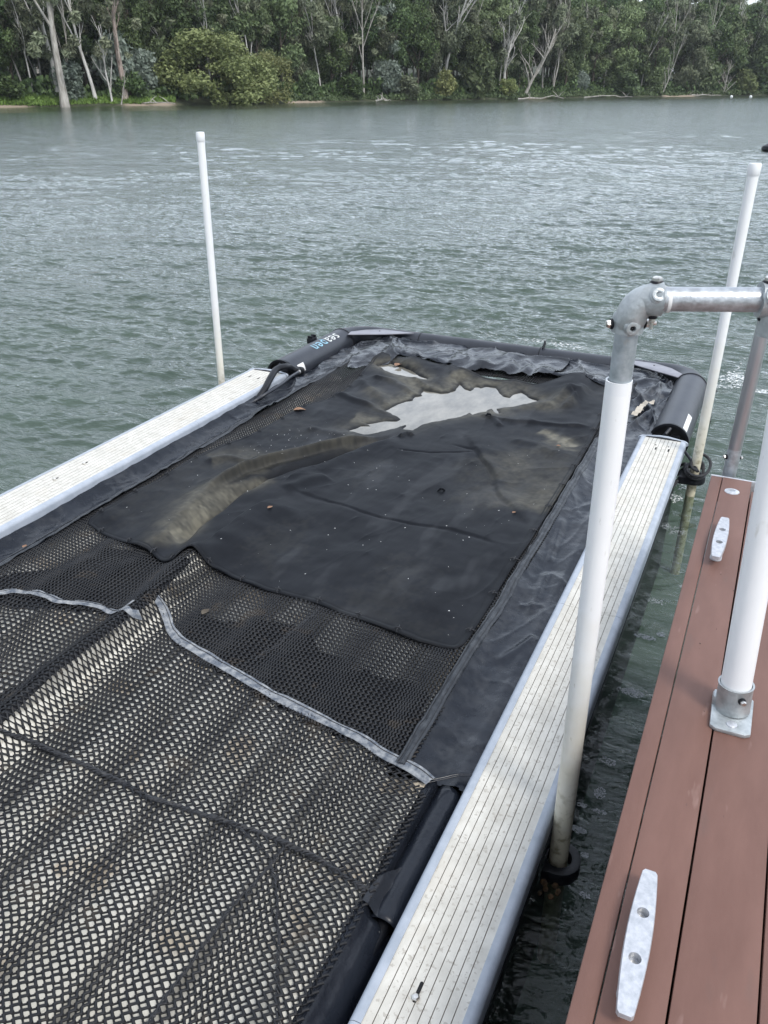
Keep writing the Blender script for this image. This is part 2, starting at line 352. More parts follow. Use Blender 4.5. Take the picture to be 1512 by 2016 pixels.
# ============================================================ RIVER BANK
def bank():
    # resample shoreline, build a strip that climbs inland
    s = [0]
    for a, b in zip(SH[:-1], SH[1:]): s.append(s[-1] + np.linalg.norm(b - a))
    s = np.array(s); ss = np.linspace(0, s[-1], 420)
    cx = np.interp(ss, s, SH[:, 0]); cyy = np.interp(ss, s, SH[:, 1])
    wob = 1.2 * fbm(ss * .12, ss * 0, 3, 5)
    tx = np.gradient(cx); ty = np.gradient(cyy); l = np.hypot(tx, ty); nx, ny = -ty / l, tx / l
    ker = np.ones(41) / 41
    nx = np.convolve(np.pad(nx, 20, 'edge'), ker, 'valid'); ny = np.convolve(np.pad(ny, 20, 'edge'), ker, 'valid')
    t = np.array([-6, -2, -.6, 0, .25, .5, .9, 1.4, 2, 3, 4.5, 7, 11, 18, 30, 50, 80, 120, 180, 260.])
    prof = np.interp(t, [-6, -2, 0, .5, 1.2, 2.5, 6, 20, 60, 260], [-2, -.6, -.02, .22, .4, .75, 1.2, 2.0, 5, 16])
    S, T = np.meshgrid(ss, t, indexing='ij')
    X = cx[:, None] + nx[:, None] * (T + wob[:, None] * np.clip(1 - T / 40, 0, 1)); Y = cyy[:, None] + ny[:, None] * (T + wob[:, None] * np.clip(1 - T / 40, 0, 1))
    Z = prof[None, :] + .25 * fbm(X * .4, Y * .4, 3, 9) * sstep(.3, 3, T)
    sand = (sstep(1.7, 1.1, T + .8 * fbm(X * .5, Y * .5, 3, 12)))
    segm = fbm(S * .045 + 2.3, S * 0, 2, 14)
    sand_s = 0 * S
    for q, wd in ((20, 4), (292, 4.5), (605, 5), (1070, 5), (1345, 9)):
        pt = P(q, np.interp(q, [0, 240, 560, 1000, 1512], [212, 209, 203, 195.5, 188]), 0)[:2]; k_ = int(np.argmin(np.hypot(cx - pt[0], cyy - pt[1]))); sand_s = np.maximum(sand_s, sstep(wd, wd * .6, np.abs(S - ss[k_])))
    sand = sand * sand_s
    n = len(t); m = len(ss)
    i = np.arange(m - 1)[:, None]; j = np.arange(n - 1)[None, :]
    Q = np.stack([i * n + j, (i + 1) * n + j, (i + 1) * n + j + 1, i * n + j + 1], -1).reshape(-1, 4)[:, ::-1]
    me = mesh_np('riverbank', np.stack([X, Y, Z], -1).reshape(-1, 3), Q); attr(me, 'sand', sand)
    mt = M('bank_soil', (.020, .024, .012), (.05, .06, .026), rough=.95, scale=.8, detail=8, attrib=[('sand', (.30, .245, .19))], bump=.5, bscale=5, bdist=.2)
    tag(link('riverbank', me, mt), kind='structure')
    return ss, cx, cyy, nx, ny
BK = bank()
def shore_at(px):
    xs = []; r, dn, f = ray(px, 200)
    dx, dy = r * cy - f * sy, r * sy + f * cy; l = math.hypot(dx, dy); dx /= l; dy /= l
    for a, b in zip(SH[:-1], SH[1:]):
        e = b - a; den = dx * e[1] - dy * e[0]
        t_ = (a[0] * e[1] - a[1] * e[0]) / den; u = (a[0] * dy - a[1] * dx) / den
        if 0 <= u <= 1 and t_ > 0: return t_, dx, dy
    return 250, dx, dy

# ---- foliage builders
def leaf_cloud(centers, radii, n, size, rs, squash=1., droop=0., hollow=.55, aspect=1.6):
    """many leaf-sized faces spread through a set of lobes; returns verts, quads, tint"""
    w_ = np.array([r[0] * r[1] for r in radii]); w_ = w_ / w_.sum()
    idx = rs.choice(len(centers), n, p=w_); cen = np.array(centers)[idx]; rad = np.array(radii)[idx]
    d_ = rs.normal(size=(n, 3)); d_ /= np.linalg.norm(d_, axis=1)[:, None]
    rr = (hollow + (1 - hollow) * rs.random(n) ** .6) * (1 + .22 * rs.normal(size=n).clip(-1.5, 1.8) * rs.random(n))
    # clumping
    cl = np.sin(cen[:, 0] * 3 + d_[:, 0] * 7) * np.sin(d_[:, 1] * 7 + cen[:, 1]) * np.sin(d_[:, 2] * 6 + cen[:, 2])
    rr *= 1 + .16 * cl
    p = cen + d_ * rad * rr[:, None]
    nrm = d_ * .8 + rs.normal(size=(n, 3)) * .7 + np.array([0, 0, .35]); nrm /= np.linalg.norm(nrm, axis=1)[:, None]
    t1 = np.cross(nrm, rs.normal(size=(n, 3))); t1[:, 2] -= droop; t1 -= nrm * (t1 * nrm).sum(1)[:, None]; t1 /= np.linalg.norm(t1, axis=1)[:, None] + 1e-9
    t2 = np.cross(nrm, t1); s_ = size * (.6 + .8 * rs.random(n))[:, None]
    a = t1 * s_ * aspect / 2; b = t2 * s_ / 2
    V = np.stack([p - a, p - b * .9 + nrm * s_ * .12, p + a, p + b * .9 + nrm * s_ * .12], 1).reshape(-1, 3)
    tint = np.clip(.5 + .25 * rs.normal(size=n) + .35 * (rs.random(len(centers))[idx] - .5), 0, 1)
    return V, np.arange(n * 4).reshape(-1, 4), np.repeat(tint, 4)
def crown_mesh(kind, seed, n):
    rs = np.random.default_rng(seed); cs = []; rd = []
    if kind == 'dense':      # broad, bumpy, dark
        for i in range(26):
            z = 4 + 10.5 * rs.random(); f = math.sin(math.pi * min(1, (z - 2.2) / 13.5)) ** .6
            a = rs.random() * 6.28; r = 3.6 * f * rs.random() ** .5; q = 1.1 + 1.0 * rs.random()
            cs.append((r * math.cos(a), r * math.sin(a), z)); rd.append((q, q, q * .75))
        return leaf_cloud(cs, rd, n, .34, rs)
    if kind == 'gum':        # open, separate drooping clumps near branch ends
        for i in range(24):
            z = 6 + 10 * rs.random(); a = rs.random() * 6.28; r = 4.4 * rs.random() ** .6 * (.5 + .5 * math.sin((z - 5) / 11 * 3.1)); q = .6 + .75 * rs.random()
            cs.append((r * math.cos(a), r * math.sin(a), z)); rd.append((q, q, q * 1.1))
        return leaf_cloud(cs, rd, n, .26, rs, droop=1.2, hollow=.2, aspect=2.6)
    if kind == 'oak':        # feathery casuarina, tall and narrow
        for i in range(30):
            z = 1.5 + 12.5 * rs.random(); f = (1 - abs((z - 6.5) / 9.5) ** 2); a = rs.random() * 6.28; r = 2.8 * max(.1, f) * rs.random() ** .5; q = .9 + .8 * rs.random()
            cs.append((r * math.cos(a), r * math.sin(a), z)); rd.append((q, q, q * 1.05))
        return leaf_cloud(cs, rd, n, .22, rs, droop=1.5, hollow=.3, aspect=3.2)
    if kind == 'mangrove':   # wide rounded bush to the water
        for i in range(60):
            a = rs.random() * 6.28; u = rs.random() ** .5; z = 8.6 * rs.random() ** .9; lim = 6.6 * math.sqrt(max(.04, 1 - ((z - 2.3) / 7.2) ** 2)); r = lim * .97 * u
            q = 1.1 + .8 * rs.random(); cs.append((r * math.cos(a), r * math.sin(a), max(.7, z))); rd.append((q, q, q * .8))
        return leaf_cloud(cs, rd, n, .24, rs, hollow=.25)
    if kind == 'shrub':      # unit bush about 3 m
        for i in range(16):
            a = rs.random() * 6.28; z = .4 + 2.1 * rs.random(); r = 1.25 * rs.random() ** .5 * (1 - .15 * z); q = .45 + .4 * rs.random()
            cs.append((r * math.cos(a), r * math.sin(a), z)); rd.append((q, q, q * .85))
        return leaf_cloud(cs, rd, n, .2, rs, hollow=.35)
    if kind == 'sprig':      # a few clumps for nearly bare trees
        for i in range(12):
            z = 5 + 9 * rs.random(); a = rs.random() * 6.28; r = 3.2 * rs.random() ** .6; q = .5 + .6 * rs.random()
            cs.append((r * math.cos(a), r * math.sin(a), z)); rd.append((q, q, q))
        return leaf_cloud(cs, rd, n, .24, rs, droop=1., hollow=.1, aspect=2.6)
def branchy(seed, h, r0, lean=(0, 0), forks=5, spread=.5, first=.35, depth=3, wig=.06, twigs=True):
    rs = random.Random(seed); mb = MB()
    def limb(p, d_, ln, r, lv):
        n = 7 if lv == 0 else 5; pts = [np.array(p)]; rad = [r]; dd = np.array(d_, float)
        for i in range(n):
            dd = dd + np.array([rs.gauss(0, wig), rs.gauss(0, wig), rs.gauss(0, wig * .4) + (.05 if lv else .02)]); dd /= np.linalg.norm(dd)
            pts.append(pts[-1] + dd * ln / n); rad.append(r * (1 - .62 * (i + 1) / n) if lv < depth else r * (1 - .8 * (i + 1) / n))
        rad[0] *= 1.25 if lv == 0 else 1
        mb.tube(pts, rad, 7 if lv == 0 else (5 if lv == 1 else 4), cap=False)
        if lv < depth:
            k = forks if lv == 0 else 3
            for i in range(k):
                t_ = first + (1 - first) * (i + .6 * rs.random()) / k; q = min(n - 1, int(t_ * n))
                az = rs.random() * 6.28; sp_ = spread * (.7 + .6 * rs.random())
                ax = np.array([math.cos(az), math.sin(az), .15]); nd = dd * (1 - sp_) + ax * sp_ + np.array([0, 0, .25]); nd /= np.linalg.norm(nd)
                limb(pts[q], nd, ln * (.34 + .22 * rs.random()) * (1.15 - .5 * t_), rad[q] * .62, lv + 1)
    d0 = np.array([lean[0], lean[1], 1.]); d0 /= np.linalg.norm(d0); limb((0, 0, -.3), d0, h, r0, 0)
    me = bpy.data.meshes.new('trunk'); me.from_pydata(mb.v, [], mb.f); me.polygons.foreach_set('use_smooth', np.full(len(me.polygons), True)); return me
def leaf_mat(name, dark, light, trans=.25):
    m = bpy.data.materials.new(name); m.use_nodes = True; N = m.node_tree.nodes; K = m.node_tree.links.new; b = N['Principled BSDF']
    at = N.new('ShaderNodeAttribute'); at.attribute_name = 'tint'; oi = N.new('ShaderNodeObjectInfo')
    rp = N.new('ShaderNodeValToRGB'); rp.color_ramp.elements[0].color = (*dark, 1); rp.color_ramp.elements[1].color = (*light, 1); K(at.outputs['Fac'], rp.inputs[0])
    h_ = N.new('ShaderNodeHueSaturation'); K(rp.outputs[0], h_.inputs['Color'])
    a1 = N.new('ShaderNodeMapRange'); a1.inputs[3].default_value = .482; a1.inputs[4].default_value = .512; K(oi.outputs['Random'], a1.inputs[0]); K(a1.outputs[0], h_.inputs['Hue'])
    mm = N.new('ShaderNodeMath'); mm.operation = 'MULTIPLY'; mm.inputs[1].default_value = 7.13; K(oi.outputs['Random'], mm.inputs[0])
    fr = N.new('ShaderNodeMath'); fr.operation = 'FRACT'; K(mm.outputs[0], fr.inputs[0])
    a2 = N.new('ShaderNodeMapRange'); a2.inputs[3].default_value = .68; a2.inputs[4].default_value = 1.25; K(fr.outputs[0], a2.inputs[0]); K(a2.outputs[0], h_.inputs['Value'])
    K(h_.outputs[0], b.inputs['Base Color']); b.inputs['Roughness'].default_value = .55; b.inputs['Specular IOR Level'].default_value = .3
    tr = N.new('ShaderNodeBsdfTranslucent'); K(h_.outputs[0], tr.inputs[0]); ms = N.new('ShaderNodeMixShader'); ms.inputs[0].default_value = trans
    K(b.outputs[0], ms.inputs[1]); K(tr.outputs[0], ms.inputs[2]); K(ms.outputs[0], N['Material Output'].inputs[0]); return m
ml_dark = leaf_mat('dark_rainforest_leaves', (.022, .044, .015), (.145, .215, .085))
ml_gum = leaf_mat('grey_green_gum_leaves', (.052, .068, .038), (.28, .31, .20))
ml_oak = leaf_mat('feathery_green_needles', (.038, .064, .024), (.22, .29, .14))
ml_olive = leaf_mat('olive_green_leaves', (.095, .125, .042), (.36, .40, .17))
ml_pale = leaf_mat('silvery_broad_leaves', (.12, .16, .12), (.34, .40, .34))
ml_grass = leaf_mat('bank_grass_blades', (.08, .14, .03), (.24, .36, .09))
mb_pale = M('pale_bark', (.22, .20, .17), (.50, .48, .44), rough=.85, scale=1.2, stretch=(3, 3, .7), detail=8)
mb_white = M('white_smooth_bark', (.36, .34, .31), (.62, .61, .58), rough=.8, scale=1.2, stretch=(3, 3, .6), detail=8)
mb_red = M('pinkish_bark', (.24, .17, .14), (.50, .43, .38), rough=.85, scale=1.2, stretch=(3, 3, .6), detail=8)
mb_dark = M('brown_bark', (.05, .04, .03), (.12, .10, .075), rough=.9, scale=2, stretch=(3, 3, .6))
CR = {}
def crown(kind, seed, n, m):
    key = (kind, seed)
    if key not in CR:
        V, Q, T_ = crown_mesh(kind, seed, n); me = mesh_np('crown', V, Q, smooth=False); attr(me, 'tint', T_); me.materials.append(m); CR[key] = me
    return CR[key]
TK = {}
def trunk(seed, m, **kw):
    key = (seed, m.name, tuple(sorted(kw.items())))
    if key not in TK:
        me = branchy(seed, **kw); me.materials.append(m); TK[key] = me
    return TK[key]
def spot(px, inland):
    t_, dx, dy = shore_at(px); d_ = t_ + inland; return np.array([dx * d_, dy * d_]), d_
def place(name, px, inland, topy, nominal, parts, label, cat='tree', group=None, wide=1., lift=None, rot=None, zb=None):
    p, d_ = spot(px, inland); z0 = (np.interp(inland, [0, 1, 3, 6, 20, 60, 200], [.1, .35, .8, 1.2, 2.0, 4.5, 13]) if zb is None else zb)
    h = topz(p[0], p[1], topy) - z0; s_ = h / nominal
    r = bpy.data.objects.new(name, None); C.objects.link(r); r.location = (p[0], p[1], z0)
    r.rotation_euler = (0, 0, random.random() * 6.28 if rot is None else rot); r.scale = (s_ * wide, s_ * wide, s_)
    tag(r, label, cat, group)
    for nm, me in parts:
        c = bpy.data.objects.new(nm, me); C.objects.link(c); c.parent = r
    return r
RF = -YAW  # rotation helpers: lean given as (image right, away)
def lean(rx, aw): return (rx * cy - aw * sy, rx * sy + aw * cy)

# big olive mangrove and other bushes that stand at the water
place('mangrove_tree', 428, 4.0, 49, 9.8, [('crown', crown('mangrove', 5, 21000, ml_olive)), ('trunk', trunk(3, mb_dark, h=6, r0=.25, forks=6, spread=.6, first=.05, depth=2))],
      'big rounded olive green mangrove reaching down to the water', wide=1.3, zb=0.)
place('mangrove_tree', 512, 2.5, 92, 9.8, [('crown', crown('mangrove', 6, 7000, ml_olive)), ('trunk', trunk(4, mb_dark, h=6, r0=.25, forks=6, spread=.6, first=.05, depth=2))],
      'lower olive mangrove leaning out right of the big rounded one', wide=1.15, zb=0.)
def bush(px, inland, topy, label, m, wide=1., seed=1, n=3200, name='shrub', nominal=2.9):
    place(name, px, inland, topy, nominal, [('crown', crown('shrub', (seed, m.name).__hash__() % 9 + seed * 10, n, m) if False else crown2(seed, n, m)), ('trunk', trunk(40 + seed, mb_dark, h=2.2, r0=.07, forks=5, spread=.5, first=.05, depth=2))],
          label, 'shrub', None, wide, zb=.2)
def crown2(seed, n, m):
    key = ('shrub', seed, m.name)
    if key not in CR:
        V, Q, T_ = crown_mesh('shrub', seed, n); me = mesh_np('crown', V, Q, smooth=False); attr(me, 'tint', T_); me.materials.append(m); CR[key] = me
    return CR[key]
bush(140, 4, 122, 'silvery green shrub between the thick pale trunk and the white trunks', ml_pale, 1.0, 1)
bush(236, 5, 66, 'tall silvery leaved shrub behind the pink barked gum', ml_pale, .7, 2)
bush(262, 2.5, 142, 'dark green shrub behind the small bent dead stem', ml_dark, 1.2, 3)
bush(283, 6, 95, 'pale leafy shrub left of the big rounded mangrove', ml_pale, .9, 4)
bush(615, 2, 143, 'small bright green pointed shrub on the sand', ml_oak, .75, 5)
bush(800, 2, 150, 'grey green low shrub at the water in mid river bank', ml_gum, 1.5, 6)
bush(760, 5, 118, 'broad leaved pale shrub under the tall thin pale trunk', ml_pale, .9, 7)
bush(877, 2, 140, 'yellowish green bush below the white forked gum', ml_olive, 1.0, 8)
bush(940, 2, 88, 'tall mid green bush left of the bare branched tree', ml_oak, .75, 3)
bush(1000, 1.5, 155, 'olive bush at the foot of the bare branched tree', ml_olive, 1.1, 4)
bush(1140, 5, 140, 'light green leafy shrub right of the leaning bare tree', ml_pale, .8, 2)
bush(1225, 3, 146, 'low spreading grey green bush over the dark bank', ml_oak, 1.9, 6)
bush(1285, 3, 150, 'round green bush left of the fallen dead roots', ml_oak, 1.1, 5)
bush(1465, 3, 138, 'yellow green bush near the two white floats', ml_olive, 1.2, 8)
bush(1462, 14, 108, 'tall dark shrub mass behind the left white float', ml_dark, 1.6, 7)
bush(1478, 24, 100, 'dark leafy mass behind the right white float', ml_dark, 1.8, 5)
bush(10, 3, 150, 'dark shrub on the grassy bank at the left edge', ml_dark, 1.6, 3)
bush(690, 3, 150, 'dark green shrub left of the tall thin pale trunk', ml_dark, 1.3, 5)
bush(1385, 5, 120, 'mid green shrub left of the grey dead shrub', ml_oak, 1.0, 1)

# trees one can tell apart
g1 = crown('gum', 11, 5200, ml_gum); g2 = crown('gum', 12, 5200, ml_gum); sg = crown('sprig', 13, 1800, ml_gum)
d1 = crown('dense', 21, 6800, ml_dark); d2 = crown('dense', 22, 6800, ml_dark); d3 = crown('dense', 23, 6800, ml_oak)
k1 = crown('oak', 31, 7600, ml_oak); k2 = crown('oak', 32, 7600, ml_gum)
k3 = crown('oak', 33, 7000, ml_oak)
U = 16.
def uniq(px, inland, topy, label, m, seed, lean_=(0, 0), r0=.3, forks=5, spread=.45, first=.45, depth=3, wig=.06, cr_=None, wide=1.):
    parts = [('trunk', trunk(seed, m, h=U * .95, r0=r0, lean=lean(*lean_), forks=forks, spread=spread, first=first, depth=depth, wig=wig))]
    if cr_ is not None: parts.append(('crown', cr_))
    place('gum_tree', px, inland, topy, U, parts, label, 'tree', rot=0, wide=wide)
uniq(127, .3, -90, 'thick pale gum trunk rising from the water at the left', mb_pale, 101, (.015, 0), r0=.52, first=.6, wig=.02, cr_=sg)
uniq(118, 3.5, -80, 'pale trunk leaning left just behind the thick pale gum', mb_white, 102, (-.14, 0), r0=.36, first=.55, cr_=None)
uniq(190, 2, -70, 'white trunked gum leaning left with forked top', mb_white, 103, (-.17, 0), r0=.27, first=.4, forks=6, cr_=sg)
uniq(221, 1.2, 38, 'small bare white tree with several upright branches', mb_white, 104, (-.12, 0), r0=.22, first=.2, forks=7, spread=.4, cr_=None)
uniq(247, 2.2, -60, 'pinkish trunked gum with a broken side branch', mb_red, 105, (.05, 0), r0=.44, first=.35, forks=5, cr_=sg)
uniq(238, .6, 124, 'short bent dead stem sticking up from the grass edge', mb_pale, 106, (.45, 0), r0=.3, first=.5, forks=2, depth=1, cr_=None)
uniq(470, 14, -60, 'leaning pale gum trunk behind the big rounded mangrove', mb_pale, 107, (.22, 0), r0=.36, first=.4, cr_=g1)
uniq(502, 13, -60, 'white trunk rising right of the leaning pale gum', mb_white, 108, (-.02, 0), r0=.3, first=.3, forks=7, cr_=sg)
uniq(528, 16, -50, 'grey forked trunk behind the right end of the mangrove', mb_pale, 109, (.05, 0), r0=.26, first=.45, cr_=g2)
uniq(612, 18, -70, 'very thin straight white trunk among dark trees', mb_white, 110, (.01, 0), r0=.16, first=.7, forks=4, cr_=sg)
uniq(716, 4, -60, 'tall thin pale trunk standing straight above the bank', mb_pale, 111, (.01, 0), r0=.17, first=.35, forks=7, spread=.35, cr_=sg)
uniq(738, 9, -50, 'slim trunk with silvery leaves right of the straight thin one', mb_pale, 112, (.03, 0), r0=.15, first=.5, cr_=crown('sprig', 14, 2600, ml_pale))
uniq(868, 9, -60, 'white forked gum whose limbs spread over a dark green tree', mb_white, 113, (-.03, 0), r0=.26, first=.45, forks=6, spread=.6, wig=.12, cr_=g2)
uniq(990, 3, 6, 'bare pale tree with many upswept crooked branches', mb_white, 114, (.02, 0), r0=.24, first=.25, forks=10, spread=.42, wig=.11, cr_=sg, wide=1.25)
uniq(1032, 2.5, 35, 'bare twisted tree leaning right over the bank', mb_pale, 115, (.32, 0), r0=.36, first=.2, forks=9, spread=.45, wig=.13, cr_=None, wide=1.1)
uniq(1300, .8, 62, 'thin pale stems leaning right above the fallen roots', mb_pale, 116, (.32, 0), r0=.2, first=.15, forks=6, spread=.25, wig=.07, cr_=None)
uniq(55, 7, -60, 'thin grey trunk leaning left near the left edge', mb_pale, 117, (-.25, 0), r0=.16, first=.5, cr_=g1)
uniq(92, 9, -40, 'slender pale trunk curving left at upper left', mb_white, 118, (-.32, 0), r0=.15, first=.5, cr_=g2)
uniq(1421, 2, 112, 'grey leafless shrub bristling with twigs on the far right bank', mb_pale, 119, (.1, 0), r0=.25, first=.05, forks=12, spread=.6, wig=.1, cr_=None, wide=1.1)
place('she_oak_tree', 1215, 6, 16, 14.6, [('crown', k1), ('trunk', trunk(51, mb_dark, h=12, r0=.22, forks=6))], 'tall pale green feathery tree right of the bare branched trees', wide=1.25)
place('she_oak_tree', 1275, 8, 28, 14.6, [('crown', k3), ('trunk', trunk(51, mb_dark, h=12, r0=.22, forks=6))], 'mid green feathery tree beside the tall pale green one', wide=1.1)
place('she_oak_tree', 1350, 5, 45, 14.6, [('crown', k2), ('trunk', trunk(51, mb_dark, h=12, r0=.22, forks=6))], 'grey green feathery tree behind the thin leaning stems', wide=1.3)
place('she_oak_tree', 1475, 7, 40, 14.6, [('crown', k3), ('trunk', trunk(51, mb_dark, h=12, r0=.22, forks=6))], 'green feathery tree at the right end of the bank', wide=1.3)
place('forest_tree', 925, 4, 42, 15.5, [('crown', d3), ('trunk', trunk(52, mb_dark, h=12, r0=.3, forks=6))], 'rounded bright green tree left of the bare branched tree', wide=.9)
place('forest_tree', 655, 6, 30, 15.5, [('crown', d1), ('trunk', trunk(52, mb_dark, h=12, r0=.3, forks=6))], 'dark layered tree between the mangroves and the straight thin trunk', wide=1.0)
place('forest_tree', 1110, 9, 12, 15.5, [('crown', d3), ('trunk', trunk(52, mb_dark, h=12, r0=.3, forks=6))], 'tall green tree behind the leaning twisted one', wide=1.0)
place('forest_tree', 1420, 12, 8, 15.5, [('crown', d2), ('trunk', trunk(52, mb_dark, h=12, r0=.3, forks=6))], 'dark green tree behind the grey leafless shrub', wide=1.0)

# the forest behind: individual trees, repeats share meshes
dark_t = trunk(52, mb_dark, h=12, r0=.3, forks=6); pale_t = trunk(53, mb_pale, h=15, r0=.22, forks=6, first=.5); pale_t2 = trunk(54, mb_white, h=15, r0=.18, forks=5, first=.55, lean=(.08, .02))
rr_ = random.Random(5)
def landmark(px): return 'at the far left of the photo' if px < 90 else 'behind the white trunked gums at left' if px < 320 else 'behind the big rounded mangrove' if px < 600 else 'behind the tall thin pale trunk' if px < 840 else 'behind the bare branched trees' if px < 1120 else 'behind the feathery trees at right' if px < 1330 else 'at the far right end of the bank'
def top_for(px): return np.interp(px, [-200, 300, 900, 1150, 1300, 1700], [-120, -90, -50, -20, -6, -4])
for row, (inl, step, kinds) in enumerate([(9, 46, 'dgdod'), (16, 40, 'ddgdo'), (26, 42, 'gddgd'), (40, 44, 'dgddd'), (62, 48, 'ddgdd'), (90, 50, 'ddd')]):
    px = -190 if row < 5 else 850
    while px < 1720:
        LM = landmark(px)
        RW = ('in the front row', 'in the second row', 'in the third row', 'deep in the forest', 'deep in the forest', 'at the very back')[row]
        far = 1 + (px / 1512.) * .5 if px > 0 else 1
        k = rr_.choice(kinds); x = px + rr_.uniform(-12, 12); i2 = inl * (.85 + .4 * rr_.random())
        ty = top_for(x) + rr_.uniform(-14, 22) + (40 if row == 0 else (12 if row == 1 else 0))
        if k == 'd': place('forest_tree', x, i2, ty, 15.5, [('crown', rr_.choice([d1, d2, d3])), ('trunk', dark_t)], 'dark leafy tree ' + RW + ' ' + LM, group='dense trees ' + RW + ' ' + LM, wide=rr_.uniform(.75, 1.05))
        elif k == 'g': place('gum_tree', x, i2, ty - 14, U + .5, [('crown', rr_.choice([g1, g2])), ('trunk', rr_.choice([pale_t, pale_t2]))], 'open crowned gum ' + RW + ' ' + LM, group='open crowned gums ' + RW + ' ' + LM, wide=rr_.uniform(.7, 1.0))
        else: place('she_oak_tree', x, i2, ty, 14.6, [('crown', rr_.choice([k1, k2, k3])), ('trunk', dark_t)], 'feathery tree ' + RW + ' ' + LM, group='feathery trees ' + RW + ' ' + LM, wide=rr_.uniform(.8, 1.1))
        px += step / far

for inl_, w_ in ((16, 1.1), (34, 1.2), (55, 1.3)): place('forest_tree', 1440 + inl_ * .1, inl_, 10, 15.5, [('crown', d1), ('trunk', dark_t)], 'broad dark tree behind the yellow green bush near the floats', group='broad dark trees near the two white floats', wide=w_)
for i in range(22):
    x = -60 + 1600 * (i + rr_.random() * .8) / 22; inl = rr_.uniform(5, 13); sd_ = rr_.choice([201, 202, 203, 204])
    place('gum_tree', x, inl, top_for(x) + rr_.uniform(-20, 60), U, [('trunk', trunk(sd_, mb_pale if sd_ % 2 else mb_white, h=U * .95, r0=rr_.choice([.12, .17]), forks=6, first=.35, spread=.4, lean=(rr_.choice([-.12, .02, .1]), 0), wig=.07)), ('crown', crown('sprig', rr_.choice([13, 15]), 1800, ml_gum))],
          'slender pale trunked gum ' + landmark(x), group='slender pale gums ' + landmark(x), rot=rr_.uniform(-.6, .6))
# understorey and grass on the bank: uncountable
def ground_cover(name, n, p0, p1, i0, i1, size, hgt, m, seed, asp=1.5, droop=0):
    rs = np.random.default_rng(seed); V = []; Q = []; T_ = []
    px = rs.uniform(p0, p1, n); inl = i0 + (i1 - i0) * rs.random(n)
    g = vn(px * .03, inl * .3, seed); cen = np.zeros((n, 3))
    pxs = np.linspace(p0, p1, 60); tt = np.array([shore_at(q)[0] for q in pxs])
    for i in range(n):
        r, dn, f = ray(px[i], 200); dx, dy = r * cy - f * sy, r * sy + f * cy; l = math.hypot(dx, dy)
        t_ = np.interp(px[i], pxs, tt) + inl[i]
        cen[i] = (dx / l * t_, dy / l * t_, np.interp(inl[i], [0, 1, 3, 6, 20, 60], [.1, .35, .8, 1.2, 2., 4.5]) + hgt * rs.random() * g[i])
    nrm = rs.normal(size=(n, 3)); nrm[:, 2] *= .5; nrm /= np.linalg.norm(nrm, axis=1)[:, None]
    t1 = np.array([0, 0, 1.]) + .5 * rs.normal(size=(n, 3)); t1 -= nrm * (t1 * nrm).sum(1)[:, None]; t1 /= np.linalg.norm(t1, axis=1)[:, None]
    t2 = np.cross(nrm, t1); s_ = size * (.6 + .8 * rs.random(n))[:, None]; a = t1 * s_ * asp / 2; b = t2 * s_ / 2
    V = np.stack([cen - a, cen - b, cen + a, cen + b], 1).reshape(-1, 3)
    me = mesh_np(name, V, np.arange(4 * n).reshape(-1, 4), smooth=False); attr(me, 'tint', np.repeat(np.clip(.5 + .3 * rs.normal(size=n), 0, 1), 4))
    return link(name, me, m)
tag(ground_cover('grass', 16000, -160, 345, .9, 7, .26, .5, ml_grass, 71, 2.6), 'bright green tufted grass on the left part of the bank', 'grass', kind='stuff')
tag(ground_cover('grass_patch', 5000, 560, 640, 1.2, 8, .25, .5, ml_grass, 72, 2.6), 'patch of green grass right of the mangroves', 'grass', kind='stuff')
tag(ground_cover('undergrowth', 42000, -180, 1700, 2.2, 26, .5, 3.4, ml_dark, 73, 1.3), 'dark undergrowth filling the forest floor', 'undergrowth', kind='stuff')
tag(ground_cover('bank_creepers', 14000, 560, 1640, .4, 3.2, .32, 1.1, ml_oak, 74, 1.3), 'low green creepers hanging over the bank edge', 'creepers', kind='stuff')

# driftwood and roots along the water line
def wood(px0, px1, py, label, seed, r=.14, name='driftwood', up=.4):
    rs = random.Random(seed); a = P(px0, py, .12); b = P(px1, py - 1, .2); mb = MB(); n = 8
    pts = [a + (b - a) * i / n + np.array([0, 0, up * math.sin(3.1 * i / n) * rs.random() + .05]) for i in range(n + 1)]
    mb.tube(pts, [r * (1.1 - .8 * i / n) for i in range(n + 1)], 6)
    for i in range(6):
        q = pts[rs.randint(1, n - 1)]; e = q + np.array([rs.uniform(-1.5, 1.5), rs.uniform(-1, 1), rs.uniform(-.2, 1.2)])
        mb.tube([q, (q + e) / 2 + np.array([0, 0, .1]), e], [r * .5, r * .35, r * .12], 5)
    o = mb.build(name, mb_pale, None, a); tag(o, label, 'driftwood')
wood(246, 345, 206, 'forked driftwood branch lying on the left sand beach', 1, .13)
wood(455, 520, 203, 'dark branches reaching over the water under the mangroves', 2, .12)
wood(740, 770, 199.5, 'short pale driftwood at the water edge in mid bank', 3, .16)
wood(1020, 1110, 195.5, 'long low driftwood along the bank below the leaning tree', 4, .16, up=.8)
wood(1150, 1245, 192.5, 'pale thin log stranded under the spreading bush', 5, .15)
wood(1285, 1330, 188.5, 'upturned pale root mass of the fallen tree', 6, .35, up=2.2)
wood(1345, 1420, 189, 'dark log on the mud right of the fallen tree', 7, .2)
for px_, lb in ((1440, 'small white float near the right bank, the larger left one'), (1478, 'small white float near the right bank, the right one')):
    p = P(px_, 190.5, .15); tag(MB().lathe([(.05, -.3), (.26, -.2), (.34, 0), (.26, .22), (.08, .32)], p, n=12).build('float_buoy', m_foam, None, p), lb, 'buoy')
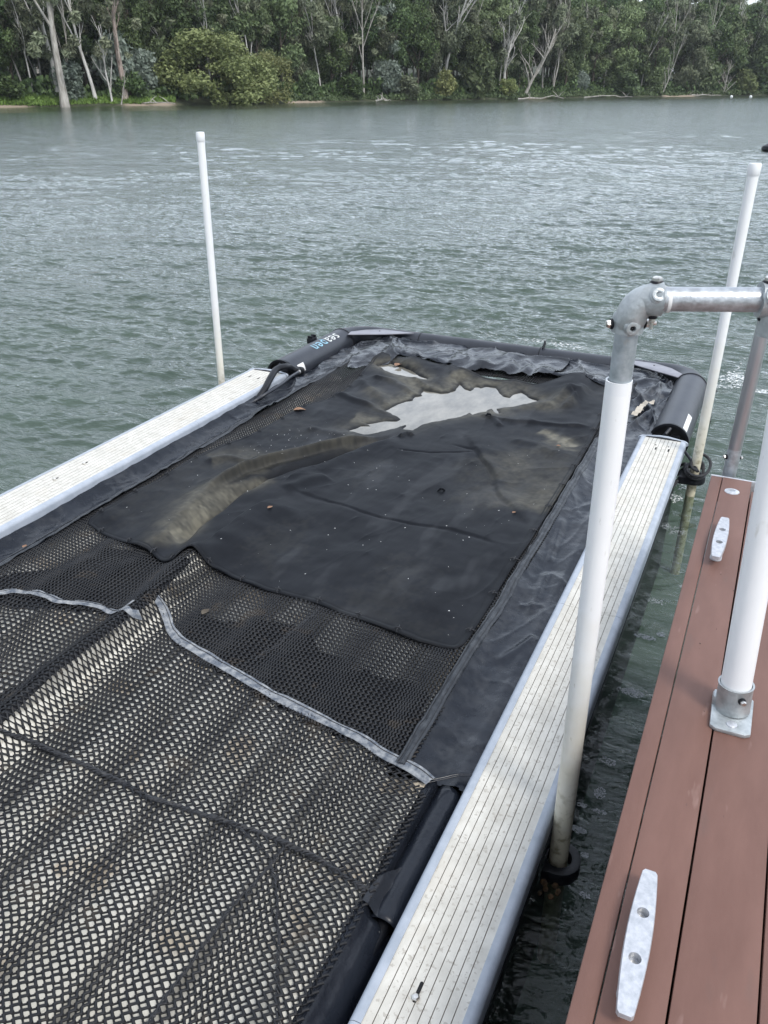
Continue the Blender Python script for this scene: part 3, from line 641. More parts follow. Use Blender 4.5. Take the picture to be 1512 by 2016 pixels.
# dark buoy at the right edge of the river
p = P(1519, 297, .0); bu = thing('mooring_buoy', tuple(p), 'dark rounded buoy floating on the river at the right frame edge', 'buoy')
MB().lathe([(.05, -.12), (.30, -.05), (.42, .06), (.38, .18), (.24, .26), (.04, .30)], p, n=24).build('float', m_blackrub, bu)
MB().tube([p + np.array([0.03 * math.cos(a), 0, .31 + .04 * math.sin(a)]) for a in np.linspace(0, 6.0, 9)], .008, 6).build('ring', m_alu, bu)

# ============================================================ FLOATING PEN
pen = thing('boat_pen', (-2.0, 3.5, 0), 'black floating boat pen with two white ribbed walkways', 'boat pen')
def deck_profile(x0, x1, zt):
    # ribbed top between two rounded edge trims
    pts = []; n = 9; wdt = (x1 - x0) / n; g = .0012
    pts.append((x0, zt - .05)); pts.append((x0, zt))
    for i in range(1, n):
        xm = x0 + wdt * i; pts += [(xm - g, zt), (xm - g * .7, zt - .0035), (xm + g * .7, zt - .0035), (xm + g, zt)]
    pts += [(x1, zt), (x1, zt - .05)]; return pts
def trim_profile(x, sgn, zt):
    a = [(x, zt - .05), (x, zt + .004)]
    for t_ in np.linspace(0, 1, 7):
        an = math.pi / 2 * (1 - t_); a.append((x + sgn * (.012 + .022 * math.cos(an)), zt - .018 + .022 * math.sin(an)))
    a += [(x + sgn * .034, zt - .075), (x + sgn * .02, zt - .085), (x, zt - .085)]
    return a if sgn > 0 else a[::-1]
def walkway(x0, x1, zt, y0, y1, joints, which):
    ys = [y0] + joints + [y1]
    for a, b in zip(ys[:-1], ys[1:]):
        mb = MB(); mb.extrude_y(deck_profile(x0 + .034, x1 - .034, zt), a + .0008, b - .0008)
        o = mb.build('deck_panel', m_plank, pen, angle=20); o.data.materials.append(m_groove)
        for pl_ in o.data.polygons:
            if -.006 < pl_.center.z + LOC[pen][2] - zt < -.0010 and abs(pl_.normal.y) < .5: pl_.material_index = 1
        if which == 0 and a == ys[0]: o['label'] = 'nearest white ribbed panel of the right walkway'
    for s_, x in ((-1, x0 + .034), (1, x1 - .034)):
        for a, b in zip(ys[:-1], ys[1:]):
            MB().extrude_y(trim_profile(x, s_, zt), a + .001, b - .001).build('edge_trim', m_trim, pen)
    # end cap: rounded frame across the far end
    z = zt - .012; q = []
    for t_ in np.linspace(0, math.pi / 2, 7): q.append((x0 + .04 - .04 * math.cos(t_) , y1 + .035 * math.sin(t_) , z))
    q += [(x0 + .12, y1 + .052, z + .004), (x1 - .12, y1 + .052, z + .004)]
    for t_ in np.linspace(math.pi / 2, 0, 7): q.append((x1 - .04 + .04 * math.cos(t_), y1 + .035 * math.sin(t_), z))
    MB().tube([np.array(p_) + np.array([0, -.004, 0]) for p_ in q], .0135, 10).build('end_bumper', m_trim, pen)
    MB().box(((x0 + x1) / 2, y1 + .019, zt - .0165), (x1 - x0 - .075, .036, .030)).build('end_gap_shade', m_dark, pen)  # solid black bar standing in for the shade between panel and rim
    # float body below
    MB().tube([((x0 + x1) / 2, y0, zt - .20), ((x0 + x1) / 2, y1 - .02, zt - .20)], .125, 28).build('walkway_float', m_blackrub, pen)
    MB().box(((x0 + x1) / 2, (y0 + y1) / 2 - .05, -.33), (x1 - x0 - .04, y1 - y0 - .1, .78)).build('submerged_blocker', m_blackrub, pen)  # box added below the walkway to cut the light in the gap water
RX0, RX1, LX0, LX1, ZP = -.592, -.298, -3.735, -3.385, .30
yj = P(700, 2012, .3)[1]; yj2 = P(1150, 1200, .3)[1]; yl = P(355, 825, .3)[1]
walkway(RX0, RX1, ZP, -1.2, 5.25, [yj, yj2], 0)
walkway(LX0, LX1, ZP, -1.2, 5.36, [yl], 1)
def painted_slot(px, py, along=True, bolt=False, ln=.034):
    p = P(px, py, ZP); mb = MB(); w_, l_ = (.0045, ln / 2)
    poly = []
    for a in np.linspace(0, math.pi, 6): poly.append((p[0] + w_ * math.cos(a), p[1] + l_ + w_ * math.sin(a)))
    for a in np.linspace(math.pi, 2 * math.pi, 6): poly.append((p[0] + w_ * math.cos(a), p[1] - l_ + w_ * math.sin(a)))
    o = mb.prism(poly, ZP - .002, ZP + .0012).build('painted_slot', m_dark, pen)  # raised black mark standing in for the shade inside a cut opening
    if bolt: MB().lathe([(.001, .001), (.011, .001), (.011, .006), (.007, .009), (.001, .0095)], (p[0] + .001, p[1] - ln * .35, ZP + .001), n=6).build('bolt', m_steelbolt, o)
painted_slot(823, 1953, bolt=True, ln=.05); painted_slot(1291, 883); painted_slot(1316, 887)
painted_slot(168, 912, bolt=True); painted_slot(110, 943, bolt=True); painted_slot(492, 741); painted_slot(509, 745)
for q in ((1291, 876), (1316, 880)): pp = P(*q, ZP); MB().lathe([(.001, 0), (.005, 0), (.005, .002), (.001, .002)], pp, n=10).build('rivet', m_dark, pen)

# float tubes at the far end
TR, TL, TY, TRad, TZ = -.43, -3.585, 6.98, .130, .198
def arc(c, r, a0, a1, n, z): return [(c[0] + r * math.cos(a), c[1] + r * math.sin(a), z) for a in np.linspace(a0, a1, n)]
for sx, x, y0, nm in ((1, TR, 5.50, 'right'), (-1, TL, 5.62, 'left')):
    o = MB().tube([(x, y0, TZ), (x, 6.68, TZ)], TRad, 40).build('float_tube', m_tube, pen)
    # collar ring standing proud of a recessed dark end
    MB().lathe([(TRad - .014, 0), (TRad + .004, 0), (TRad + .004, .02), (TRad - .002, .024)], (x, y0 - .03, TZ), (0, 1, 0), 40, cap=False).build('end_collar', m_blackrub, o)
    MB().lathe([(.001, .02), (TRad - .014, .02), (TRad - .014, -.0)], (x, y0 - .03, TZ), (0, 1, 0), 40, cap=False).build('end_recess', m_dark, o)
    MB().tube([(x - .05, y0 - .035, TZ + .02), (x - .02, y0 - .05, TZ + .07), (x + .0, y0 - .02, TZ + .10)], .012, 8).build('handle_loop', m_tube, o)
    MB().box((x + .04, y0 - .025, TZ + .03), (.06, .03, .05)).build('valve_block', m_blackrub, o, bevel=.004)
    MB().lathe([(TRad - .001, 0), (TRad + .006, .004), (TRad + .006, .018), (TRad - .001, .022)], (x, 6.67, TZ), (0, 1, 0), 40, cap=False).build('joint_band', m_blackrub, o)
    cx_ = x - sx * .30; a0, a1 = (0, math.pi / 2) if sx > 0 else (math.pi, math.pi / 2)
    MB().tube(arc((cx_, 6.68), .30, a0, a1, 14, TZ), np.linspace(TRad - .003, .098, 14), 36, cap=False).build('corner_tube', m_tube, pen)
    # flat triangular corner plate
    pl = [(cx_ + sx * .20, 6.62), (cx_ + sx * .22, 6.72), (cx_ + sx * .12, 6.84), (cx_ - sx * .02, 6.92), (cx_ - sx * .34, 6.93), (cx_ - sx * .12, 6.78)]
    MB().prism(pl if sx > 0 else pl[::-1], TZ + .098, TZ + .106).build('corner_plate', m_plate, pen, bevel=.002)
    MB().lathe([(.001, 0), (.008, 0), (.006, .003), (.001, .004)], (cx_ - sx * .02, 6.85, TZ + .106), n=10).build('rivet', m_dark, pen)
o = MB().tube([(TL + .30, TY, TZ), (-2.8, TY, TZ), (-1.6, TY, TZ), (TR - .30, TY, TZ)], .098, 36, cap=False).build('back_tube', m_tube, pen)
for x in (-2.9, -1.75, -1.05, -.86):
    MB().lathe([(.097, 0), (.102, .002), (.102, .008), (.097, .010)], (x, TY, TZ), (1, .04, 0), 36, cap=False).build('tube_joint', m_blackrub, o)
MB().box((-1.72, TY + .01, TZ + .115), (.01, .09, .05), Matrix.Rotation(.6, 3, 'X')).build('tie_tab', m_blackrub, o)
MB().box((TL - .10, 6.30, TZ + .11), (.05, .10, .045)).box((TL - .10, 6.27, TZ + .14), (.05, .012, .03)).box((TL - .10, 6.33, TZ + .14), (.05, .012, .03)).build('rope_guide', m_blackrub, pen, bevel=.003)
# white maker's labels
def on_tube(x, y, ang, rad, lift=.0015): return (x + (rad + lift) * math.sin(ang), y, TZ + (rad + lift) * math.cos(ang))
def wrap_patch(x, rad, ya, yb, a0, a1, m, name, skew=0.):
    V = []; F = []; n = 8
    for i in range(n + 1):
        for j in range(2):
            a = a0 + (a1 - a0) * i / n; V.append(on_tube(x, (ya if j == 0 else yb) + skew * i / n, a, rad, .002))
    for i in range(n): F.append((2 * i, 2 * i + 1, 2 * i + 3, 2 * i + 2))
    return MB().add(V, F).build(name, m, pen)
wrap_patch(TR, TRad, 5.50, 5.80, .62, .92, m_wlabel, 'white_label', .0)
wrap_patch(TL, TRad, 5.68, 5.78, .95, 1.5, m_wlabel, 'white_label', .0)
# brand lettering printed round the tube, read from the river side
def wrapped_text(txt, y_start, m, name):
    cu = bpy.data.curves.new('t', 'FONT'); cu.body = txt; cu.size = .150; cu.space_character = 1.12; cu.offset = -.0004; cu.resolution_u = 3
    to = bpy.data.objects.new('t', cu); C.objects.link(to); dg = bpy.context.evaluated_depsgraph_get(); dg.update()
    me = bpy.data.meshes.new_from_object(to.evaluated_get(dg)); bpy.data.objects.remove(to)
    bm = bmesh.new(); bm.from_mesh(me); bmesh.ops.triangulate(bm, faces=bm.faces); bmesh.ops.subdivide_edges(bm, edges=bm.edges, cuts=1); 
    wmax = max(v.co.x for v in bm.verts)
    for v in bm.verts:
        t_, u = v.co.x, v.co.y
        # text runs from the far end towards the viewer; its top faces the pen side
        ang = .10 + u / TRad
        v.co = Vector(on_tube(TL, y_start - t_, ang, TRad, .0018))
    bm.to_mesh(me); bm.free(); o_ = link(name, me, m, pen); return wmax
wm = wrapped_text('sea', 6.52, m_logo_w, 'logo_lettering')
wrapped_text('pen', 6.52 - wm - .012, m_logo_b, 'logo_lettering')

# guide rings on the outer side of the walkways
pA = PF(1098, 1700, 1.83); pA[2] = .1
PR_ = P(1359, 972, 0.02); PL_ = P(436, 755, .235)
def ring(p, sx, rin=.043, rout=.072, zt=.12):
    mb = MB(); x0 = RX1 if sx > 0 else LX0; n = 22; V = []; F = []
    o_pts = []
    for k in range(n):
        a = 2 * math.pi * k / n; c_, s_ = math.cos(a), math.sin(a)
        ox, oy = rout * c_, rout * s_
        if sx * c_ < .1: ox = -sx * abs(x0 - p[0]) - 0 * sx if sx * c_ < -.25 else ox; oy = rout * 1.05 * (1 if s_ > 0 else -1) if sx * c_ < -.25 else oy
        if sx * c_ < -.9: oy = rout * 1.05 * s_ * 2.2 if abs(s_) < .45 else oy
        o_pts.append((p[0] + ox, p[1] + oy))
    for z in (zt - .05, zt):
        for k in range(n):
            a = 2 * math.pi * k / n; V.append((p[0] + rin * math.cos(a), p[1] + rin * math.sin(a), z))
        for k in range(n): V.append((*o_pts[k], z))
    for k in range(n):
        k2 = (k + 1) % n; F += [(k, k2, n + k2, n + k), (2 * n + k, 3 * n + k, 3 * n + k2, 2 * n + k2), (k, 2 * n + k, 2 * n + k2, k2), (n + k, n + k2, 3 * n + k2, 3 * n + k)]
    return mb.add(V, F).build('guide_ring', m_blackrub, pen, bevel=.003)
ring(pA, 1); ring(PR_, 1, zt=.16); ring((PL_[0], PL_[1], 0), -1, zt=.12)
g_ = MB(); rs_ = random.Random(3)
for i in range(9):
    q = np.array([RX1 + .03 + rs_.uniform(-.02, .035), pA[1] - .10 + rs_.uniform(-.035, .03), .075 + rs_.uniform(-.015, .02)]); r_ = rs_.uniform(.006, .013)
    g_.lathe([(r_ * .3, -r_), (r_, -.3 * r_), (r_ * .9, .4 * r_), (r_ * .2, r_)], q, (rs_.uniform(-.4, .4), -.5, 1), 7)
g_.build('marine_growth', m_barn, pen)

# ------------------------------------------------------------ height fields for the net, its borders and the cover
def poly_dist(X, Y, pts):
    """distance to polyline, signed side (+ = right of travel), parameter 0..1"""
    D = np.full(X.shape, 1e9); S = np.zeros(X.shape); T_ = np.zeros(X.shape)
    L_ = [0]
    for a, b in zip(pts[:-1], pts[1:]): L_.append(L_[-1] + math.hypot(b[0] - a[0], b[1] - a[1]))
    for i, (a, b) in enumerate(zip(pts[:-1], pts[1:])):
        ex, ey = b[0] - a[0], b[1] - a[1]; l2 = ex * ex + ey * ey + 1e-12
        t_ = np.clip(((X - a[0]) * ex + (Y - a[1]) * ey) / l2, 0, 1)
        dx, dy = X - a[0] - t_ * ex, Y - a[1] - t_ * ey; d_ = np.hypot(dx, dy); k = d_ < D
        D = np.where(k, d_, D); S = np.where(k, np.sign(dx * ey - dy * ex), S); T_ = np.where(k, (L_[i] + t_ * math.sqrt(l2)) / L_[-1], T_)
    return D, S, T_
def PP(lst, z=.3): return [tuple(P(x, y, z)[:2]) for x, y in lst]
def stroke(X, Y, pts, amp, wl, wr=None, t0=.15, t1=.15):
    D, S, T_ = poly_dist(X, Y, pts); wr = wr or wl
    w_ = np.where(S > 0, wr, wl); env = sstep(0, t0 + 1e-6, T_) * sstep(1, 1 - t1 - 1e-6, T_) if t0 or t1 else 1
    if t0 == 0: env = sstep(1, 1 - t1 - 1e-6, T_)
    return amp * env * np.exp(-(D / w_) ** 2)
RIDGE = PP([(-260, 1600), (-100, 1480), (0, 1402), (100, 1315), (200, 1240), (290, 1172), (330, 1130), (372, 1086), (430, 1045)], .37)
RIDGE2 = PP([(372, 1086), (430, 1040), (500, 985), (575, 950)], .37)
def Hn(X, Y):
    X = np.asarray(X, float); Y = np.asarray(Y, float)
    z = .262 + 0 * X
    z = z + stroke(X, Y, RIDGE, .102, .105, .062, 0, .12)
    z = z - stroke(X, Y, [(p[0] + .13, p[1]) for p in RIDGE], .012, .07, .07, 0, .2)
    z = z + stroke(X, Y, PP([(-50, 1250), (60, 1215), (150, 1150), (220, 1085)], .28), .022, .12)
    wob = .035 * fbm(X * 1.3, Y * .9, 2, 3)
    near = sstep(2.4, 1.5, Y)
    z = z + .0075 * near * np.sin((X + wob) * 2 * math.pi / .27 + 1.2 * fbm(X * 2, Y * 2, 2, 88) + 1.0) + .010 * near * fbm(X * 3, Y * 1.6, 3, 8)
    z = z + .012 * fbm(X * 2.2, Y * 2.2, 3, 6) * (1 - near)
    # gentle lift towards the edges, where it is laced to the borders
    z = z + .02 * sstep(-.95, -.72, X) + .02 * sstep(-2.85, -3.10, X)
    return z
def surf(px, py, fn=Hn, off=0.):
    z = .3
    for _ in range(12):
        p_ = P(px, py, z); z = .5 * z + .5 * (float(fn(p_[0], p_[1])) + off)
    return P(px, py, z)
# puddle outline, traced from the photograph and laid on its own water level
ZW = .245
PUD = PP([(690, 850), (716, 857), (742, 853), (770, 846), (800, 838), (797, 846), (812, 848), (832, 836), (850, 833), (872, 829), (905, 822), (924, 814), (930, 818), (955, 811), (968, 806), (980, 815),
          (975, 806), (1010, 803), (1030, 798), (1056, 791), (1040, 785), (1026, 775), (1017, 777), (1004, 786), (988, 782), (972, 765), (958, 763), (947, 767), (938, 764), (926, 772), (914, 768), (905, 758),
          (896, 771), (884, 776), (868, 777), (847, 773), (832, 770), (829, 778), (834, 781), (817, 783), (812, 790), (786, 798), (762, 811), (785, 822), (790, 827), (782, 831), (755, 833), (724, 837), (735, 842), (712, 842)], ZW)
PUD2 = PP([(745, 722), (770, 718), (800, 728), (822, 740), (838, 748), (815, 746), (785, 741), (762, 733)], .27)
def sdf(X, Y, poly):
    D, _, _ = poly_dist(X, Y, poly + [poly[0]]); ins = np.zeros(X.shape, bool); n = len(poly)
    for i in range(n):
        x1, y1 = poly[i]; x2, y2 = poly[(i + 1) % n]
        c_ = ((y1 > Y) != (y2 > Y)) & (X < (x2 - x1) * (Y - y1) / (y2 - y1 + 1e-15) + x1); ins ^= c_
    return np.where(ins, -D, D)
def Hc(X, Y):
    X = np.asarray(X, float); Y = np.asarray(Y, float)
    z = Hn(X, Y) + .019
    Xw = X + .030 * fbm(X * 4, Y * 3, 2, 201); Yw = Y + .04 * fbm(X * 4 + 9, Y * 3, 2, 202)
    S = lambda *a, **k: stroke(Xw, Yw, *a, **k)
    # long silted fold running from the front edge to the puddle
    z = z + S(PP([(285, 1095), (320, 1050), (365, 1000), (420, 955), (470, 925)], .33), .050, .13, .05, .25, .3)
    z = z + S(PP([(400, 968), (470, 920), (520, 900), (600, 880), (690, 852), (760, 842)], .33), .066, .062, .016, .2, .2)
    z = z + S(PP([(400, 900), (450, 893), (520, 905)], .32), .022, .04, .03)
    z = z - S(PP([(345, 1085), (400, 1020), (470, 965), (540, 935), (620, 905), (700, 872), (800, 845)], .28), .050, .03, .024)
    z = z + S(RIDGE2, .058, .03, .17, .35, .2)
    z = z + S(PP([(560, 945), (620, 915), (700, 878), (800, 850)], .31), .030, .010, .10)
    z = z + S(PP([(790, 850), (806, 842), (818, 848)], .31), .03, .02, .02)
    # folds radiating from the puddle
    z = z + S(PP([(700, 742), (760, 790), (830, 815)], .3), .03, .05)
    z = z + S(PP([(655, 770), (740, 800), (810, 818)], .3), .03, .045, .03)
    z = z + S(PP([(600, 835), (660, 845), (700, 850)], .3), .02, .04)
    z = z + S(PP([(735, 735), (800, 760), (838, 776)], .3), .022, .03)
    z = z + S(PP([(800, 735), (850, 760), (880, 778)], .3), .025, .03)
    z = z + S(PP([(890, 722), (893, 765)], .3), .025, .03, .02)
    z = z + S(PP([(1000, 790), (1080, 785), (1120, 765), (1150, 770)], .32), .045, .05, .07)
    z = z + S(PP([(1110, 795), (1140, 770), (1150, 755)], .32), .03, .03, .04)
    z = z + S(PP([(960, 812), (1040, 822), (1120, 835), (1170, 838)], .3), .016, .05, .02)
    z = z + S(PP([(950, 806), (975, 815), (985, 830)], .3), .02, .025)
    z = z + S(PP([(905, 838), (950, 905), (1000, 975), (1050, 1040)], .3), .012, .06, .02)
    z = z + S(PP([(880, 870), (930, 885), (960, 930), (1010, 1000)], .3), -.009, .015)
    z = z + S(PP([(1000, 860), (1060, 870), (1110, 890)], .3), .016, .05)
    # crease from an old fold in the sheet
    z = z - S(PP([(560, 955), (640, 985), (740, 1008), (850, 1030), (1010, 1078)], .3), .007, .008, .02)
    z = z - S(PP([(780, 880), (850, 888), (930, 890)], .3), .006, .01)
    z = z + S(PP([(560, 955), (650, 930)], .32), .02, .05)
    # back edge hump and gathers
    z = z + .055 * sstep(5.55, 6.2, Y) * sstep(-.9, -1.3, X) + .018 * sstep(5.7, 6.1, Y) * np.sin(X * 14 + 2 * fbm(X * 2, Y, 2, 41))
    z = z + .014 * fbm(X * 2.6, Y * 2.6, 3, 44) + .004 * fbm(X * 9, Y * 9, 2, 47) + .007 * ridged(X * 1.7 + .6 * Y, Y * 1.1 - .5 * X, 2, 49) ** 5 + .006 * ridged(X * 3.1 - 1.1 * Y, Y * 1.3 + X, 2, 52) ** 6 + .010 * (ridged(X * 2.0 + .3 * Y, Y * 1.2, 2, 48) - .5) * sstep(3.4, 4.4, Y)
    # sag round the puddle so that its shore is the traced outline
    for poly, lv, wd in ((PUD, ZW, .13), (PUD2, .27, .05)):
        d_ = sdf(X, Y, poly) + .012 * fbm(X * 14, Y * 14, 2, 60)
        dc = np.clip(d_, 0, 9); k = 1 - np.exp(-dc / wd); zo = lv + .012 * (1 - np.exp(-dc / .012)) * np.exp(-dc / .1) + (z + np.maximum(0, lv + .012 - z) * np.exp(-dc / .12) - lv) * k
        z = np.where(d_ > 0, zo, lv - .03 * (1 - np.exp(np.clip(d_, -9, 0) / .06)))
    return z

def grid_quads(m, n, mask=None):
    i = np.arange(m - 1)[:, None]; j = np.arange(n - 1)[None, :]
    Q = np.stack([i * n + j, (i + 1) * n + j, (i + 1) * n + j + 1, i * n + j + 1], -1)
    if mask is not None:
        k = mask[:-1, :-1] & mask[1:, :-1] & mask[:-1, 1:] & mask[1:, 1:]; return Q[k]
    return Q.reshape(-1, 4)
# --- white floor liner under the net
xs = np.linspace(-3.13, -.72, 331); ys = np.linspace(-.5, 6.4, 700); Xg, Yg = np.meshgrid(xs, ys, indexing='ij')
Zg = Hn(Xg, Yg) - .0095
Zg = np.where(Yg > 2.9, .22 - 0 * Zg, Zg - .03 * sstep(2.7, 2.9, Yg))
zdeep = sstep(4.0, 4.6, Yg); Zg = Zg - .07 * zdeep; Zg = np.where((Xg < -3.0) & (Yg < 5.6), Hn(Xg, Yg) - .011, Zg)
me = mesh_np('floor_liner', np.stack([Xg, Yg, Zg], -1).reshape(-1, 3), grid_quads(331, 700, (Xg < -.86) | (Yg < 1.86))[:, ::-1])
_u = ((Xg + .8 + .012 * fbm(Xg * 2, Yg * 1.5, 2, 4)) / .232) % 1.0; _g = np.minimum(_u, 1 - _u) * .232
attr(me, 'joint', np.clip(sstep(.034, .012, _g) * (.25 + .6 * vn(Xg * 20, Yg * 12, 8)), 0, .75)); link('floor_liner', me, m_liner, pen)

# ------------------------------------------------------------ the net (knotted cords as real geometry)
net = thing('safety_net', (-2.0, 2.5, .26), 'black knotted net stretched over the white floor of the boat pen', 'net')
PX_, PY_ = .0270, .0128
def warp(X, Y):
    wob = .03 * fbm(X * 1.3, Y * .8, 2, 3)
    X2 = X + .0135 * np.sin((X + wob) * 2 * math.pi / .27 + 1.2 * fbm(X * 2, Y * 2, 2, 88) + .6)  + .008 * fbm(X * 4, Y * 3, 2, 77)
    Y2 = Y + .010 * fbm(X * 2.5 + 9, Y * 2.5, 3, 79)
    return X2, Y2
def net_panel(name, keep, x0, x1, y0, y1, lift=0., r=.0036, px=PX_, py=PY_):
    ni = int((x1 - x0) / px); nj = int((y1 - y0) / py)
    I, J = np.meshgrid(np.arange(ni), np.arange(nj), indexing='ij'); I = I.ravel(); J = J.ravel()
    def node(i, j): return x0 + (i + .5 * (j % 2)) * px, y0 + j * py
    segs = []
    for fam in (0, 1):
        i2 = np.where(J % 2 == 0, I - (1 - fam), I + fam)      # the two upper neighbours
        ax, ay = node(I, J); bx, by = node(i2, J + 1)
        segs.append((ax, ay, bx, by, np.where(J % 2 == 0, fam, 1 - fam)))
    ax, ay, bx, by, fm = [np.concatenate(q) for q in zip(*segs)]
    k = keep(*warp((ax + bx) / 2, (ay + by) / 2)); ax, ay, bx, by, fm = ax[k], ay[k], bx[k], by[k], fm[k]
    n = len(ax); ns = 5; st = np.array([-.08, .25, .75, 1.08]); hz = np.array([0, .0022, .0022, 0]); rad = np.array([1.36, .95, .95, 1.36]) * r
    cen = np.zeros((n, 4, 3))
    bow = (rng.random(n) - .3) * .0022
    for q in range(4):
        X = ax + (bx - ax) * st[q]; Y = ay + (by - ay) * st[q]
        X, Y = warp(X + (hz[q] > 0) * bow, Y); cen[:, q, 0] = X; cen[:, q, 1] = Y
        sg_ = np.where(fm == 0, 1, -1) * (1 if q < 2 else -1) * np.where(fm == 0, 1., 1.)
        cen[:, q, 2] = Hn(X, Y) + lift + np.where(fm == 0, .0022, -.0012) + np.where(fm == 0, hz[q], -hz[q] * .4)
    d_ = np.stack([bx - ax, by - ay, 0 * ax], -1); d_ /= np.linalg.norm(d_, axis=1)[:, None]
    sd = np.stack([-d_[:, 1], d_[:, 0], 0 * ax], -1); up = np.array([0, 0, 1.])
    V = np.zeros((n, 4, ns, 3)); fat = np.where(fm == 0, 1.28, .80)[:, None]
    for q in range(4):
        for s_ in range(ns):
            a = 2 * math.pi * s_ / ns + .3
            V[:, q, s_] = cen[:, q] + (math.cos(a) * sd * fat + math.sin(a) * up) * rad[q] * (1 + .0 * n)
    base = (np.arange(n) * 4 * ns)[:, None, None]; q = np.arange(3)[None, :, None]; s_ = np.arange(ns)[None, None, :]; s2 = (s_ + 1) % ns
    Q = np.stack([base + q * ns + s_, base + q * ns + s2, base + (q + 1) * ns + s2, base + (q + 1) * ns + s_], -1).reshape(-1, 4)
    me = mesh_np(name, V.reshape(-1, 3), Q); return link(name, me, m_net, net)
STRAP = PP([(-80, 1160), (0, 1172), (40, 1168), (115, 1192), (200, 1202), (262, 1196)], .28) + PP([(305, 1190), (340, 1252), (370, 1290), (420, 1310), (480, 1345), (570, 1395), (640, 1430), (720, 1470), (790, 1510), (850, 1545)], .285)
stx = np.array([p[0] for p in STRAP]); sty = np.array([p[1] for p in STRAP])
od = np.argsort(stx); strap_y = lambda X: np.interp(X, stx[od], sty[od])
xin = lambda Y: np.interp(Y, [-1, 1.0, 1.80, 1.87, 2.3, 6.5], [-.70, -.70, -.70, -.79, -.81, -.81])
low = net_panel('mesh_panel', lambda X, Y: (Y < strap_y(X)) & (X < xin(Y)) & (X > -3.13), -3.16, -.68, -.35, 2.45)
upn = net_panel('upper_mesh', lambda X, Y: (Y >= strap_y(X)) & (X < xin(Y)) & (X > -3.13) & ((Y < 2.78) | (X < -2.93 + .24 * sstep(4.4, 5.0, Y)) | (X > -.92) | (Y > 6.12)), -3.16, -.78, 1.8, 6.42, lift=.004, r=.0034, px=.0175, py=.0115)
upn['label'] = 'second net piece that begins at the grey binding strap'
def patch(poly_px, name, m, par, off, res=.02, z=.28, fn=Hn, rag=.03):
    poly = PP(poly_px, z); x0 = min(p[0] for p in poly); x1 = max(p[0] for p in poly); y0 = min(p[1] for p in poly); y1 = max(p[1] for p in poly)
    m_, n_ = int((x1 - x0) / res) + 2, int((y1 - y0) / res) + 2
    X, Y = np.meshgrid(np.linspace(x0, x1, m_), np.linspace(y0, y1, n_), indexing='ij')
    mask = sdf(X, Y, poly) + rag * fbm(X * 9, Y * 9, 3, 5) < .005
    me = mesh_np(name, np.stack([X, Y, fn(X, Y) + off], -1).reshape(-1, 3), grid_quads(m_, n_, mask)[:, ::-1]); return link(name, me, m, par)
patch([(345, 1255), (480, 1347), (640, 1432), (806, 1516), (858, 1362), (800, 1330), (740, 1310), (650, 1280), (600, 1225), (520, 1215), (440, 1215), (380, 1200)], 'under_fold', m_blackrub, net, -.008)
patch([(-90, 1180), (0, 1185), (115, 1200), (260, 1205), (330, 1140), (340, 1098), (290, 1078), (200, 1060), (180, 1090), (120, 1112), (40, 1120), (-60, 1170)], 'under_fold', m_blackrub, net, -.008)

RG = [np.array(p) for p in RIDGE]
_y = np.linspace(.9, 2.62, 90); _rx = np.interp(_y, [p[1] for p in RIDGE], [p[0] for p in RIDGE]); _o = np.linspace(-.17, .022, 16)
_X = _rx[:, None] + _o[None, :] * (1 + .25 * fbm(_y[:, None] * 5, _o[None, :] * 0, 2, 9)); _Y = np.broadcast_to(_y[:, None], _X.shape)
link('under_fold', mesh_np('under_fold', np.stack([_X, _Y, Hn(_X, _Y) - .0075], -1).reshape(-1, 3), grid_quads(90, 16)), m_blackrub, net)
def ribbon(pts, wd, name, m, par, fn, off=.009, n=70, thick=.0025, wig=.004, seed=0, stitch=()):
    """a flat strip lying along a traced line on the surface, with rolled edges and two stitch rows"""
    pts = np.array(pts)[:, :2]; s = np.concatenate([[0], np.cumsum(np.hypot(*(pts[1:] - pts[:-1]).T))]); u = np.linspace(0, s[-1], n)
    cx = np.interp(u, s, pts[:, 0]); cyy = np.interp(u, s, pts[:, 1])
    for _ in range(2): cx[1:-1] = (cx[:-2] + 2 * cx[1:-1] + cx[2:]) / 4; cyy[1:-1] = (cyy[:-2] + 2 * cyy[1:-1] + cyy[2:]) / 4
    tx, ty = np.gradient(cx), np.gradient(cyy); l = np.hypot(tx, ty); nx, ny = -ty / l, tx / l
    acr = np.array([-.5, -.46, -.3, -.16, -.1, 0, .1, .16, .3, .46, .5]); hz = np.array([-.35, .35, .7, .15, .8, 1, .8, .15, .7, .35, -.35])
    V = []
    for j, a in enumerate(acr):
        ww = wd * (1 + .14 * fbm(u * 9, u * 0 + seed, 2, 4)); X = cx + nx * a * ww; Y = cyy + ny * a * ww
        Z = fn(X, Y) + off + hz[j] * thick + wig * fbm(u * 16 + seed * 7, u * 0 + a * 2, 2, seed) ; V.append(np.stack([X, Y, Z], -1))
    V = np.stack(V, 1); me = mesh_np(name, V.reshape(-1, 3), grid_quads(n, len(acr))); o_ = link(name, me, m, par)
    if stitch:
        for aa in stitch:
            k = 2 if aa < 0 else 8; q = (V[:, k] + V[:, k + (1 if aa < 0 else -1)]) / 2 if abs(aa) < .3 else V[:, k]
            q = q + np.array([0, 0, .0006]); MB().tube(q, .0016, 5).build('stitch_row', m_netrope, o_)
    return o_
def sub(pts, n=8):
    pts = np.array(pts); s = np.linspace(0, len(pts) - 1, (len(pts) - 1) * n + 1); return np.stack([np.interp(s, np.arange(len(pts)), pts[:, k]) for k in range(pts.shape[1])], -1)
def SF(lst, fn=Hn, off=0): return [surf(x, y, fn, off) for x, y in lst]
